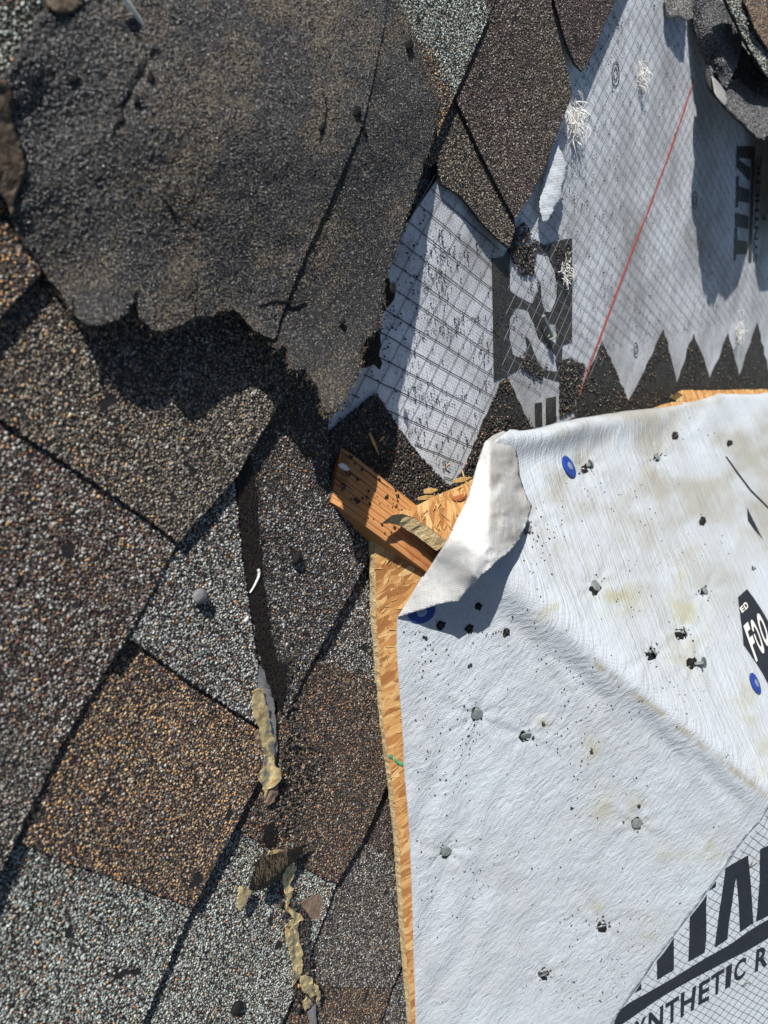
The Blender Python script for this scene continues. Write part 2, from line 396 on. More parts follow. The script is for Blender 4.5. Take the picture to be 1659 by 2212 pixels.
def slab(name, poly, wf, thick, mat, parent=None, jit=0.0004, step=0.004):
    """flat ragged-edged piece of sheet in slope coordinates, top at wf(v)"""
    p = densify(poly, step, jit); n = len(p)
    top = np.column_stack([p, wf(p)]); bot = top - [0, 0, thick]
    fs = [list(range(n)), list(range(2 * n - 1, n - 1, -1))] + [[i, i + n, (i + 1) % n + n, (i + 1) % n] for i in range(n)]
    return mesh_obj(name, np.vstack([top, bot]), fs, mat, parent)

def tri_sheet(name, polypx, point, thick, mat, parent=None, step=8, jit=0.0, smooth_=True, colf=None, uvf=None, grid_jit=0.25, both=True):
    """curved sheet: triangulate an outline, put every vertex on the surface point(xy), give it thickness"""
    b = densify(polypx, step, jit); n = len(b)
    lo, hi = b.min(0), b.max(0)
    X, Y = np.meshgrid(np.arange(lo[0], hi[0], step), np.arange(lo[1], hi[1], step * 0.87))
    X = X + (np.arange(X.shape[0]) % 2)[:, None] * step / 2
    g = np.stack([X.ravel(), Y.ravel()], -1) + rng.uniform(-grid_jit, grid_jit, (X.size, 2)) * step
    g = g[inside(g, b)]
    d = np.full(len(g), 1e9)
    for i in range(0, n): d = np.minimum(d, ((g - b[i]) ** 2).sum(1))
    g = g[d > (step * 0.55) ** 2]
    pts = [Vector(p) for p in np.vstack([b, g])]
    vs, es, fs, _, _, _ = delaunay_2d_cdt(pts, [(i, (i + 1) % n) for i in range(n)], [], 1, 1e-6)
    xy = np.array([(v.x, v.y) for v in vs]); T = np.array([f for f in fs if len(f) == 3])
    P = point(xy)
    a = P[T[:, 0]]; nn = np.cross(P[T[:, 1]] - a, P[T[:, 2]] - a)
    flip = (nn * (CAM - a)).sum(1) < 0; T[flip] = T[flip][:, ::-1]; nn[flip] *= -1
    vn = np.zeros_like(P)
    for k in range(3): np.add.at(vn, T[:, k], nn)
    vn /= np.linalg.norm(vn, axis=1, keepdims=True) + 1e-12
    nv = len(P)
    cnt = {}
    for f in T:
        for k in range(3):
            e = (f[k], f[(k + 1) % 3]); cnt[e] = 1
    rim = [e for e in cnt if (e[1], e[0]) not in cnt]
    V = np.vstack([P, P - vn * thick]); uvs = (uvf(xy, P) if uvf else P[:, :2])
    faces = [tuple(f) for f in T] + [tuple(f[::-1] + nv) for f in T] + [(e[1], e[0], e[0] + nv, e[1] + nv) for e in rim]
    # slope -> world mirrors u, so turn the faces round
    faces = [f[::-1] for f in faces]
    col = None
    if colf is not None: col = np.vstack([colf(xy), colf(xy)])
    o = mesh_obj(name, V, faces, mat, parent, uv=np.vstack([uvs, uvs]), smooth_=smooth_, col=col)
    return o, xy, P, T, vn
def surf_points(P, T, n):
    a = P[T[:, 0]]; b = P[T[:, 1]]; c = P[T[:, 2]]
    ar = np.linalg.norm(np.cross(b - a, c - a), axis=1); i = rng.choice(len(T), n, p=ar / ar.sum())
    r1 = np.sqrt(rng.random(n))[:, None]; r2 = rng.random(n)[:, None]
    return a[i] * (1 - r1) + b[i] * r1 * (1 - r2) + c[i] * r1 * r2, i
def tube(paths, r0, r1=None, sides=4):
    """many tapered tubes as one vertex/face set; paths in slope coordinates"""
    V, Fs = [], []; base = 0
    for p in paths:
        p = np.asarray(p, float); n = len(p); t = np.gradient(p, axis=0); t /= np.linalg.norm(t, axis=1, keepdims=True) + 1e-12
        ref = np.array([0.3, 0.2, 0.93]); a = np.cross(t, ref); a /= np.linalg.norm(a, axis=1, keepdims=True) + 1e-12; b = np.cross(t, a)
        rr = np.linspace(r0, r0 if r1 is None else r1, n)
        for k in range(n):
            for s in range(sides):
                an = 2 * math.pi * s / sides; V.append(p[k] + (a[k] * math.cos(an) + b[k] * math.sin(an)) * rr[k])
        for k in range(n - 1):
            for s in range(sides):
                Fs.append((base + k * sides + s, base + k * sides + (s + 1) % sides, base + (k + 1) * sides + (s + 1) % sides, base + (k + 1) * sides + s))
        Fs.append(tuple(base + s for s in range(sides))[::-1]); Fs.append(tuple(base + (n - 1) * sides + s for s in range(sides)))
        base += n * sides
    return V, Fs
def ribbon(paths, wid):
    V, Fs = [], []; b = 0
    for p in paths:
        p = np.asarray(p); n = len(p); t = np.gradient(p, axis=0)
        a = np.cross(t, [random.uniform(-.4, .4), random.uniform(-.4, .4), 1.0]); a /= np.linalg.norm(a, axis=1, keepdims=True) + 1e-12
        up = np.cross(a, t); up /= np.linalg.norm(up, axis=1, keepdims=True) + 1e-12
        ww = wid * (1 - 0.6 * np.linspace(0, 1, n) ** 2)[:, None]
        for s1, s2 in ((-1, 1), (1, 1), (1, -1), (-1, -1)): V += list(p + a * ww * 0.5 * s1 + up * 0.00008 * s2)
        for k in range(n - 1):
            for q in range(4): Fs.append((b + q * n + k, b + q * n + k + 1, b + ((q + 1) % 4) * n + k + 1, b + ((q + 1) % 4) * n + k))
        b += 4 * n
    return V, Fs

# ---------------------------------------------------------------- setting
g = N('grass_ground'); tc = g.n('ShaderNodeTexCoord').outputs['Object']
g.l(g.ramp(g.noise(tc, 3, 8, 0.7), [(0.3, (0.03, 0.05, 0.015)), (0.7, (0.09, 0.11, 0.04))]), g.b.inputs['Base Color']); g.b.inputs['Roughness'].default_value = 0.9
me = bpy.data.meshes.new('ground'); me.from_pydata([(-150, -150, 0), (150, -150, 0), (150, 150, 0), (-150, 150, 0)], [], [(0, 1, 2, 3)]); me.materials.append(g.m)
tag(link(bpy.data.objects.new('ground', me)), kind='structure')
g = N('deck_shingle'); tc = g.n('ShaderNodeTexCoord').outputs['Object']
vo = g.n('ShaderNodeTexVoronoi', Scale=760.0); g.l(tc, vo.inputs['Vector'])
sc_ = g.n('ShaderNodeSeparateColor'); g.l(vo.outputs['Color'], sc_.inputs[0])
g.l(g.ramp(sc_.outputs[0], [(0.2, (0.05, 0.04, 0.035)), (0.5, (0.12, 0.10, 0.09)), (0.8, (0.30, 0.30, 0.28))]), g.b.inputs['Base Color'])
g.l(g.bump(vo.outputs['Distance'], -0.0012, 1.0), g.b.inputs['Normal']); g.b.inputs['Roughness'].default_value = 0.85
dk = [(-1.6, -0.9, -0.008), (2.6, -0.9, -0.008), (2.6, 3.0, -0.008), (-1.6, 3.0, -0.008)]
dv = dk + [(a, b, -0.03) for a, b, _ in dk]
tag(mesh_obj('roof_deck', dv, [(3, 2, 1, 0), (4, 5, 6, 7), (0, 1, 5, 4), (1, 2, 6, 5), (2, 3, 7, 6), (3, 0, 4, 7)], g.m), kind='structure')

# ---------------------------------------------------------------- shingles of the old slope
V0 = 0.1155; EXP = 0.1425
def vk(k): return V0 + EXP * k
def wfun(k, extra):
    return lambda p: 0.0003 + 0.0042 * (p[:, 1] - vk(k - 1)) / EXP + extra * 1.4
def uvp(pts, w=0.002): return onL(np.array(pts, float), w)[:, :2]
def tab(parent, k, px, pal, extra=0.0, gs=0.00147, sp=0.00101, lift=None, pal2=None):
    poly = uvp(px, 0.002 + extra)
    f0 = wfun(k, extra)
    f = (lambda p: f0(p) + lift(p)) if lift else f0
    t = slab('tab', poly, f, 0.0024, M['asphalt'], parent)
    P = fill(poly, sp); P3 = np.column_stack([P, f(P) + rng.uniform(-0.32, 0.14, len(P)) * gs])
    keep = in_view(P3); P3 = P3[keep]
    c = pick(pal, len(P3))
    if pal2 is not None:
        c2 = pick(pal2[0], len(P3)); mk = pal2[1](proj(P3)[0]) > rng.random(len(P3)); c[mk] = c2[mk]
    # dark spots where grains have come away, and grime in patches
    miss = fbm(P3[:, :2], 75, k + 3, 4) > 0.785
    P3 = P3[~miss]; c = c[~miss]
    gr = 0.82 + 0.36 * fbm(P3[:, :2], 28, k + 11); c = c * gr[:, None]
    grains('granules', P3, gs, c, M['granule'], t, flat=0.62, var=0.38)
    return t
GRP = 'asphalt shingles of the intact slope'
def shingle(label, at, group=GRP): return thing('roof_shingle', label, 'shingle', onL(np.array(at, float)), group)

s0 = shingle('orange and pale shingle showing only at the left edge beside the flipped flap', (60, 560))
tab(s0, 0, [(-170, 420), (30, 380), (160, 480), (85, 585), (79, 591), (0, 678), (-90, 775), (-220, 720)], 'orange', 0.002, 0.00148)
tab(s0, 0, [(-170, -140), (230, -140), (190, 40), (120, 200), (30, 380), (-170, 420)], 'palegreen', 0.0, 0.00141)

s1 = shingle('brown and maroon shingle lying partly in the shadow of the flipped flap', (150, 1100))
ka = [(-60, 862), (0, 905), (120, 985), (250, 1075), (380, 1168), (440, 1100), (500, 1032), (540, 962), (578, 900), (640, 795), (760, 590), (700, 420), (400, 380), (120, 500), (-10, 640), (-100, 760)]
tab(s1, 1, ka, 'brown', 0.002, pal2=('taupe', lambda q: smooth(150, 500, q[:, 0]) * 0.75))
kb = [(-90, 850), (0, 905), (120, 985), (250, 1075), (380, 1165), (330, 1262), (270, 1372), (195, 1490), (125, 1610), (60, 1585), (0, 1545), (-110, 1480), (-160, 1000)]
tab(s1, 1, kb, 'maroon', 0.0, 0.00155)
kc = [(-120, 1470), (0, 1545), (60, 1585), (125, 1610), (60, 1745), (0, 1870), (-60, 2000), (-200, 1900)]
tab(s1, 1, kc, 'taupe', 0.0, 0.00148, pal2=('darkgrey', lambda q: 0.4 + 0 * q[:, 0]))

s2 = shingle('shingle with grey, orange and pale tabs, left of the torn dark scar', (330, 1600))
tab(s2, 2, [(225, 1340), (270, 1372), (345, 1425), (415, 1475), (490, 1525), (557, 1568), (548, 1500), (552, 1430), (535, 1300), (522, 1200), (514, 1100), (506, 1035), (480, 1000), (360, 1110), (250, 1300)], 'greywhite', 0.002)
tab(s2, 2, [(195, 1425), (270, 1372), (415, 1475), (557, 1568), (560, 1618), (415, 1545), (295, 1484), (205, 1440)], 'orange', -0.0006)
tab(s2, 2, [(30, 1800), (110, 1600), (200, 1430), (295, 1480), (415, 1540), (558, 1612), (572, 1640), (540, 1705), (505, 1775), (460, 1860), (410, 1955), (310, 1920), (215, 1885), (125, 1855), (45, 1820)], 'orange', 0.0016)
tab(s2, 2, [(0, 1790), (45, 1818), (125, 1853), (215, 1883), (310, 1918), (412, 1953), (355, 2085), (300, 2212), (250, 2330), (-120, 2480), (-180, 2100), (-60, 1900)], 'palegreen', -0.0004, 0.00148, pal2=('greywhite', lambda q: 0.5 + 0 * q[:, 0]))

s3 = shingle('dark grey shingle with a torn fibrous scar, lying left of the cut timber end', (650, 1200))
tab(s3, 2, [(490, 1060), (560, 900), (600, 800), (690, 760), (712, 880), (706, 1000), (712, 1050), (750, 1120), (792, 1170), (785, 1215), (760, 1262), (700, 1370), (650, 1462), (612, 1545), (585, 1500), (545, 1400), (510, 1200)], 'darkgrey', 0.0006, 0.00141,
    pal2=('darkorange', lambda q: 0.55 * (1 - smooth(950, 1150, q[:, 1])) + 0.15))
scar = [(508, 1015), (538, 985), (549, 1050), (554, 1150), (561, 1250), (573, 1340), (587, 1420), (606, 1432), (610, 1475), (598, 1530), (580, 1500), (562, 1445), (550, 1390), (536, 1300), (522, 1200), (514, 1100)]
sp_ = uvp(scar, 0.002); wf3 = wfun(2, 0.0016)
slab('bare_mat', sp_, wf3, 0.001, M['mat'], s3, 0.0008)
ps = []
for p in fill(sp_, 0.0011):
    w0 = wf3(p[None])[0]; a = random.gauss(-0.9, 0.6); L = random.uniform(0.003, 0.009)
    ps.append([(p[0], p[1], w0), (p[0] + math.cos(a) * L * .5, p[1] + math.sin(a) * L * .5, w0 + random.uniform(.0002, .0014)), (p[0] + math.cos(a) * L, p[1] + math.sin(a) * L, w0 + random.uniform(0, .0006))])
tag(mesh_obj('mat_fibre', *tube(ps, 0.00011, 0.00006, 3), M['fibre'], s3), kind='stuff')

s4 = shingle('rust brown and pale grey shingle between the yellow sealant and the board edge', (700, 1620))
tab(s4, 3, [(690, 1372), (755, 1262), (790, 1200), (840, 1290), (860, 1492), (780, 1462), (690, 1428), (655, 1445)], 'greywhite', -0.0006, 0.00141, pal2=('darkgrey', lambda q: 0.45 + 0 * q[:, 0]))
tab(s4, 3, [(640, 1455), (690, 1425), (780, 1460), (862, 1492), (880, 1600), (868, 1630), (830, 1690), (800, 1760), (775, 1815), (722, 1903), (690, 1893), (640, 1862), (585, 1833), (510, 1788), (500, 1760), (560, 1640), (610, 1520)], 'darkorange', 0.0018, 0.00141)
tab(s4, 3, [(490, 1790), (510, 1788), (585, 1833), (640, 1862), (722, 1903), (700, 1967), (670, 2041), (636, 2130), (602, 2212), (560, 2330), (215, 2360), (300, 2200), (400, 1950)], 'palegreen', 0.0, 0.00148, pal2=('greywhite', lambda q: 0.55 + 0 * q[:, 0]))

s5 = shingle('charcoal grey shingle with a rusty lower tab beside the board edge', (760, 2000))
tab(s5, 4, [(770, 1812), (840, 1655), (900, 1640), (895, 1860), (852, 1858), (800, 1828)], 'topmaroon', 0.0, 0.00134)
tab(s5, 4, [(655, 2050), (715, 1915), (770, 1815), (800, 1828), (852, 1858), (905, 1880), (900, 2050), (860, 2085), (842, 2128), (740, 2132), (630, 2122)], 'darkgrey', 0.0012, 0.00134, pal2=('taupe', lambda q: 0.4 + 0 * q[:, 0]))
tab(s5, 4, [(625, 2120), (740, 2130), (846, 2116), (815, 2212), (780, 2330), (540, 2330), (600, 2200)], 'darkorange', 0.0002, 0.00134)
s6 = shingle('dark shingle corner at the bottom edge, tucked under the strand board', (850, 2170))
tab(s6, 5, [(850, 2090), (900, 2010), (930, 2330), (775, 2330), (812, 2212)], 'darkgrey', 0.0005, 0.00127)

GT = 'asphalt shingles at the top of the torn area'
lift = lambda p: 0.0036 * (p[:, 1] - vk(1)) / EXP
t1 = shingle('pale grey green shingle at the top middle, right of the flipped flap', (990, 60), GT)
tab(t1, 1, [(800, -150), (1030, -150), (1038, 0), (1052, 30), (1010, 130), (978, 200), (940, 290), (905, 350), (850, 250), (840, 60)], 'palegreen', 0.001, 0.00134, pal2=('orange', lambda q: 1.0 * (1 - smooth(4, 40, q[:, 0] - 868 - 0.42 * q[:, 1])) * smooth(60, 140, q[:, 1])))
tab(t1, 1, [(1030, -150), (1038, 0), (1052, 30), (1072, -10), (1140, -150)], 'topmaroon', -0.0004, 0.00134)
t2 = shingle('large maroon grey pointed shingle hanging over the grey underlayment', (1080, 260), GT)
tab(t2, 2, [(905, 340), (963, 240), (980, 205), (1004, 258), (1030, 325), (1072, 420), (1101, 478), (1100, 500), (1088, 537), (1067, 518), (1048, 498), (1030, 477), (1010, 446), (994, 425), (972, 410), (955, 399), (949, 372), (947, 347), (930, 360)], 'toptan', 0.0004, 0.00134, lift=lift)
tab(t2, 2, [(930, 290), (976, 189), (1004, 255), (1030, 321), (1072, 415), (1100, 474), (1115, 452), (1129, 430), (1148, 396), (1165, 363), (1196, 280), (1225, 207), (1218, 160), (1209, 119), (1191, 31), (1184, -20), (1170, -150), (1100, -150), (1060, 0)], 'topmaroon', 0.0024, 0.00134, lift=lift, pal2=('toptan', lambda q: 0.25 + 0.6 * smooth(1080, 1200, q[:, 0]) * (1 - smooth(150, 420, q[:, 1]))))
t3 = shingle('small dark pointed shingle tip at the top edge, left of the frayed white strands', (1250, 80), GT)
tab(t3, 2, [(1188, -150), (1195, 0), (1212, 78), (1222, 110), (1233, 140), (1248, 157), (1264, 130), (1290, 67), (1316, 10), (1360, -90), (1385, -150)], 'topmaroon', 0.0024, 0.00127, lift=lift)

# ---------------------------------------------------------------- weathered underlayment on the slope
ou = thing('roofing_underlayment', 'weathered grey underlayment with worn black print and a red line, at the upper right', 'underlayment', onL(np.array((1250., 500.))))
upoly = [(0.165, 0.33), (0.20, 0.27), (0.60, 0.30), (1.1, 0.36), (1.7, 0.45), (1.7, 1.6), (1.05, 1.5), (0.62, 1.05), (0.25, 0.62), (0.165, 0.40)]
pu = densify(upoly, 0.05)
xs, ys = np.meshgrid(np.arange(0.17, 1.7, 0.02), np.arange(0.27, 1.6, 0.02)); gp = np.stack([xs.ravel(), ys.ravel()], -1); gp = gp[inside(gp, pu)]
vs, es, fs, *_ = delaunay_2d_cdt([Vector(p) for p in np.vstack([pu, gp])], [(i, (i + 1) % len(pu)) for i in range(len(pu))], [], 1, 1e-6)
xy = np.array([(v.x, v.y) for v in vs]); hz = -0.0017 + 0.0004 * (fbm(xy, 14, 5) - 0.5)
mesh_obj('sheet', np.column_stack([xy, hz]), [tuple(f) for f in fs], M['oldsheet'], ou, uv=xy, smooth_=True, col=np.ones((len(xy), 3)))
UW = -0.0012                                  # print level
def flat_print(name, polys, mat, parent, w=UW, holes=(), point=None):
    """flat printed shape(s) a hair above the sheet"""
    V, Fs = [], []
    for poly in polys:
        rings = [poly] + [h for h in holes]
        vec = [[Vector((x, y, 0)) for x, y in r] for r in rings]; flat = [q for r in rings for q in r]
        tr = tessellate_polygon(vec); b = len(V)
        P = point(np.array(flat, float)) if point else onL(np.array(flat, float), w)
        V += list(P)
        for t in tr:
            a, c, d = (P[i] for i in t); nn = np.cross(c - a, d - a)
            Fs.append(tuple(b + i for i in (t[::-1] if nn @ (CAM - a) > 0 else t)))
    return mesh_obj(name, V, Fs, mat, parent)
zz = [(660, 985), (705, 938), (735, 915), (775, 880), (800, 858), (815, 850), (853, 912), (912, 991), (944, 1031), (974, 1049), (996, 1031), (1011, 991), (1039, 920), (1079, 829), (1097, 813), (1126, 876), (1146, 916), (1180, 935), (1240, 900), (1244, 871), (1301, 737), (1358, 865), (1400, 780), (1434, 710), (1450, 770), (1462, 827), (1498, 719), (1535, 816), (1573, 718), (1597, 811), (1636, 696), (1665, 820), (1720, 700), (1760, 900), (1720, 940), (1500, 950), (1300, 1000), (1100, 1090), (950, 1140), (820, 1130), (700, 1040)]
zz = [tuple(p) for p in densify(zz, 14, 2.0)]
flat_print('zigzag_print', [zz], M['oldink'], ou)
cA = lambda pts: crop(0.2108, 1014.9, 466.3, pts)
blk = cA([(225, 440), (350, 420), (400, 330), (640, 290), (690, 250), (760, 300), (960, 240), (1050, 230), (1050, 760), (1050, 1290), (950, 1320), (945, 1620), (900, 1690), (770, 1650), (690, 1540), (570, 1510), (470, 1590), (370, 1640), (245, 1695), (235, 1000)])
hl = [cA(h) for h in ([(405, 400), (500, 430), (530, 560), (620, 590), (700, 630), (700, 760), (640, 900), (500, 830), (410, 770)],
      [(640, 360), (800, 400), (870, 540), (890, 650), (885, 850), (830, 990), (780, 980), (735, 860), (730, 690), (660, 560), (620, 450)],
      [(480, 930), (600, 960), (650, 1080), (700, 1240), (790, 1340), (885, 1420), (890, 1600), (760, 1580), (690, 1480), (620, 1290), (570, 1220), (590, 1330), (540, 1460), (440, 1420), (410, 1240), (410, 1040)],
      [(810, 1090), (885, 1100), (885, 1330), (810, 1230)])]
hl = [[tuple(p) for p in densify(h, 9, 1.3)] for h in hl]
flat_print('block_print', [blk], M['oldink'], ou, holes=hl, w=UW + 0.0001)
flat_print('block_print', [cA([(945, 1480), (1040, 1450), (1080, 1490), (1180, 1520), (1170, 1590), (1110, 1640), (1090, 1780), (1070, 1990), (920, 2060), (920, 1700), (890, 1640)]),
                           cA([(665, 1920), (740, 1910), (745, 2150), (670, 2150)]), cA([(780, 1870), (885, 1850), (885, 2100), (780, 2150)])], M['oldink'], ou, w=UW + 0.0002)
cB = lambda pts: crop(0.248, 1481.2, 219.4, pts)
flat_print('lettering', [cB([(445, 390), (572, 388), (570, 500), (470, 490), (470, 510), (565, 580), (560, 700), (440, 570)]),
     cB([(440, 650), (462, 650), (462, 735), (557, 770), (555, 885), (460, 870), (460, 920), (435, 925)]), cB([(430, 965), (550, 1000), (545, 1110), (430, 1090)]),
     cB([(428, 1097), (450, 1100), (450, 1205), (540, 1220), (535, 1330), (440, 1330), (435, 1385), (418, 1385)]), cB([(575, 390), (605, 390), (590, 900), (575, 1400), (545, 1400), (562, 900)])], M['oldink'], ou)
def glyph(ch):
    cu = bpy.data.curves.new('letter', 'FONT'); cu.body = ch; cu.offset = 0.028
    o = bpy.data.objects.new('letter', cu); scene.collection.objects.link(o)
    bpy.context.view_layer.update()
    me = bpy.data.meshes.new_from_object(o.evaluated_get(bpy.context.evaluated_depsgraph_get()))
    v = np.array([(q.co.x, q.co.y) for q in me.vertices]); f = [tuple(p.vertices) for p in me.polygons]
    bpy.data.objects.remove(o); bpy.data.meshes.remove(me); bpy.data.curves.remove(cu)
    lo, hi = v.min(0), v.max(0); return (v - lo) / np.maximum(hi - lo, 1e-6), f
def letters(name, items, mat, parent, point):
    V, Fs = [], []
    for ch, (bl, br, tr, tl) in items:
        v, f = glyph(ch); b = len(V)
        x, y = v[:, :1], v[:, 1:]
        q = np.array(bl) * (1 - x) * (1 - y) + np.array(br) * x * (1 - y) + np.array(tr) * x * y + np.array(tl) * (1 - x) * y
        P = point(q); V += list(P)
        for t in f:
            a, c, d = P[t[0]], P[t[1]], P[t[2]]
            Fs.append(tuple(b + i for i in (t[::-1] if np.cross(c - a, d - a) @ (CAM - a) > 0 else t)))
    return mesh_obj(name, V, Fs, mat, parent)
letters('small_lettering', [('SYNTHETIC', cB([(622, 1400), (658, 480), (618, 480), (585, 1400)]))], M['oldink'], ou, lambda q: onL(q, UW + 0.0001))
letters('small_lettering', [('F', cB([(700, 1030), (700, 985), (670, 985), (670, 1030)]))], M['oldink'], ou, lambda q: onL(q, UW + 0.0001))
def ring(c, rx, ry, tw, n=28):
    return [(c[0] + math.cos(a) * rx, c[1] + math.sin(a) * ry) for a in np.linspace(0, 2 * math.pi, n, endpoint=False)]
for (cx, cy, rx, ry) in ((1330, 160, 8.5, 28), (1501, 433, 5.5, 20), (1374, 756, 5, 17)):
    flat_print('arrow_mark', [ring((cx, cy), rx, ry, 0)], M['oldink'], ou, holes=[ring((cx, cy), rx * .8, ry * .88, 0)])
    flat_print('arrow_mark', [ring((cx, cy), rx * .55, ry * .55, 0)], M['oldink'], ou, holes=[ring((cx, cy), rx * .35, ry * .42, 0)])
def strip(name, pts, wid, mat, parent, w):
    P = onL(np.array(pts, float), w); t = np.gradient(P, axis=0); a = np.cross(t, [0, 0, 1]); a /= np.linalg.norm(a, axis=1, keepdims=True)
    n = len(P); ww = (wid * rng.uniform(0.6, 1.3, n))[:, None]
    V = np.vstack([P + a * ww / 2, P - a * ww / 2]); return mesh_obj(name, V, [(i, i + 1, n + i + 1, n + i) for i in range(n - 1)], mat, parent)
strip('chalk_line', densify([(1250, 858), (1278, 778), (1306, 703), (1340, 612), (1376, 516), (1410, 430), (1450, 320), (1480, 232), (1502, 165)], 8, 0.0, False), 0.0035, M['red'], ou, UW + 0.00035)
# scrim net: two families of fine threads pressed onto the sheet
def netlines(d, off, rng_u, rng_v, poly, wid, w, mat, name, parent):
    d = np.array(d, float); d /= np.linalg.norm(d); nn = np.array([-d[1], d[0]])
    V, Fs = [], []
    c = np.array([np.mean(rng_u), np.mean(rng_v)]); R = 1.2
    for o in np.arange(-R, R, off):
        t = np.arange(-R, R, 0.008); p = c + nn * o + d * t[:, None]
        p = p + nn * (vnoise(np.column_stack([t * 60, np.full(len(t), o * 77)]), 1, 3)[:, None] - .5) * 0.0012
        ins = inside(p, poly)
        for i in range(len(t) - 1):
            if ins[i] and ins[i + 1]:
                b = len(V); a0 = nn * wid / 2
                V += [(*(p[i] + a0), w), (*(p[i] - a0), w), (*(p[i + 1] - a0), w), (*(p[i + 1] + a0), w)]; Fs.append((b, b + 1, b + 2, b + 3))
    return mesh_obj(name, V, Fs, mat, parent)
npA = uvp([(700, 935), (790, 780), (860, 420), (920, 330), (1090, 545), (1110, 640), (1105, 800), (1040, 920), (1000, 1035), (972, 1049), (853, 912), (800, 860)], 0)
d1 = uvp([(885, 528), (869, 558.5), (849.5, 594)], 0); d2 = uvp([(885, 528), (919.6, 554.5)], 0)
netlines(d1[2] - d1[0], 0.0155, (.2, .4), (.3, .5), npA, 0.0006, UW + 0.00005, M['oldthread'], 'scrim', ou)
netlines(d2[1] - d2[0], 0.0155, (.2, .4), (.3, .5), npA, 0.0007, UW + 0.0001, M['thread'], 'scrim', ou)
npB = uvp([(1110, 500), (1230, 200), (1340, -120), (1560, -120), (1640, 300), (1659, 690), (1500, 715), (1320, 760), (1250, 860), (1120, 850), (1080, 800)], 0)
netlines(d1[2] - d1[0], 0.0125, (.6, .8), (.5, .8), npB, 0.0007, UW + 0.00025, M['thread_pale'], 'scrim', ou)
netlines(d2[1] - d2[0], 0.0125, (.6, .8), (.5, .8), npB, 0.0006, UW + 0.0003, M['oldthread'], 'scrim', ou)

# loose dark grains and grit on the weathered sheet
def loose(name, label, P, size, pal, group=None, flat=0.8):
    o = grains(name, P, size, pick(pal, len(P)), M['granule'], None, flat=flat, var=0.45)
    return tag(o, label, 'grit', group, 'stuff')
def scatter_px(poly, n, dens=None):
    poly = np.array(poly); lo, hi = poly.min(0), poly.max(0)
    q = rng.uniform(lo, hi, (n * 4, 2)); q = q[inside(q, poly)]
    if dens is not None: q = q[dens(q) > rng.random(len(q))]
    return q[:n]
gz = densify(zz, 10, 0)
q = scatter_px(gz, 16000, lambda q: 0.25 + 0.75 * (fbm(q, 0.03, 9) > 0.48)); q = q[q[:, 1] < 1110]
loose('loose_grit', 'dark loose grit lying along the black zigzag band of the grey underlayment', onL(q, UW + 0.0006), 0.0017, 'debris')
dp = [(690, 1010), (720, 930), (775, 880), (812, 850), (853, 912), (912, 991), (974, 1052), (1012, 995), (1060, 900), (1100, 900), (1060, 1000), (1000, 1070), (900, 1110), (850, 1100), (760, 980), (720, 985), (705, 1060)]
q = scatter_px(dp, 9000)
loose('loose_grit', 'thick bed of black grit between the timber end and the point of the grey underlayment', onL(q, UW + 0.0012), 0.0019, 'debris')
up_ = [(700, 930), (860, 420), (1090, 545), (1230, 200), (1330, 0), (1500, 0), (1520, 420), (1600, 680), (1659, 700), (1300, 860), (1150, 930), (980, 1040), (850, 905)]
q1 = scatter_px(up_, 3800, lambda q: 0.15 + 0.85 * (fbm(q, 0.02, 2) > 0.55) * np.clip(1.4 - np.abs(q[:, 0] - 960) / 330, 0.12, 1))
loose('loose_grit', 'black specks sprinkled over the weathered grey underlayment', onL(q1, UW + 0.0004), 0.00125, 'black')
q = scatter_px(cA([(380, 200), (560, 60), (700, 300), (640, 620), (520, 600), (420, 400)]), 500)
q = np.vstack([q, scatter_px(cA([(930, 1480), (1190, 1520), (1080, 1990), (920, 2060)]), 900), scatter_px(cA([(560, 1400), (760, 1600), (740, 1680), (520, 1560)]), 350), scatter_px(cA([(880, 300), (1050, 280), (1020, 700), (880, 620)]), 220)])
loose('loose_grit', 'brown grit clumps heaped on the black letter block under the pointed shingle', onL(q, UW + 0.001), 0.002, 'debris')

# ---------------------------------------------------------------- flipped shingle flap, top left
flap = [(95, -90), (95, 0), (99, 15), (76, 60), (44, 110), (28, 141), (14, 162), (-30, 190), (-110, 250), (-110, 380), (-40, 400), (0, 417), (20, 430), (27, 460), (30, 476), (40, 515), (75, 555), (107, 607), (131, 631), (155, 674), (186, 702), (214, 704), (254, 690), (274, 678), (284, 662), (291, 650), (299, 666), (302, 686), (329, 714), (353, 716), (397, 698), (428, 682), (460, 684), (472, 674), (508, 670), (524, 686), (548, 714), (591, 734), (597, 758), (621, 748), (623, 771), (626, 798), (642, 800), (660, 798), (676, 822), (689, 835), (695, 872), (700, 896), (724, 890), (742, 869), (748, 848), (774, 816), (781, 785), (782, 758), (787, 737), (816, 713), (824, 679), (830, 642), (831, 607), (843, 578), (853, 547), (869, 499), (890, 440), (903, 395), (918, 350), (935, 300), (944, 260), (949, 215), (929, 165), (909, 115), (889, 60), (872, 25), (860, 0), (850, -90)]
CT = np.array([(0, 0, .012), (0, 420, .007), (60, 560, .0045), (130, 630, .006), (200, 700, .0125), (290, 655, .0148), (400, 690, .0148), (500, 670, .0145), (590, 730, .018), (700, 890, .033), (730, 885, .036), (780, 780, .030), (830, 640, .021), (870, 500, .018), (935, 300, .012), (949, 215, .010), (870, 0, .010), (500, 350, .020), (300, 300, .018), (600, 100, .018), (700, 550, .020), (150, 250, .014), (800, 300, .020), (300, 0, .014)])
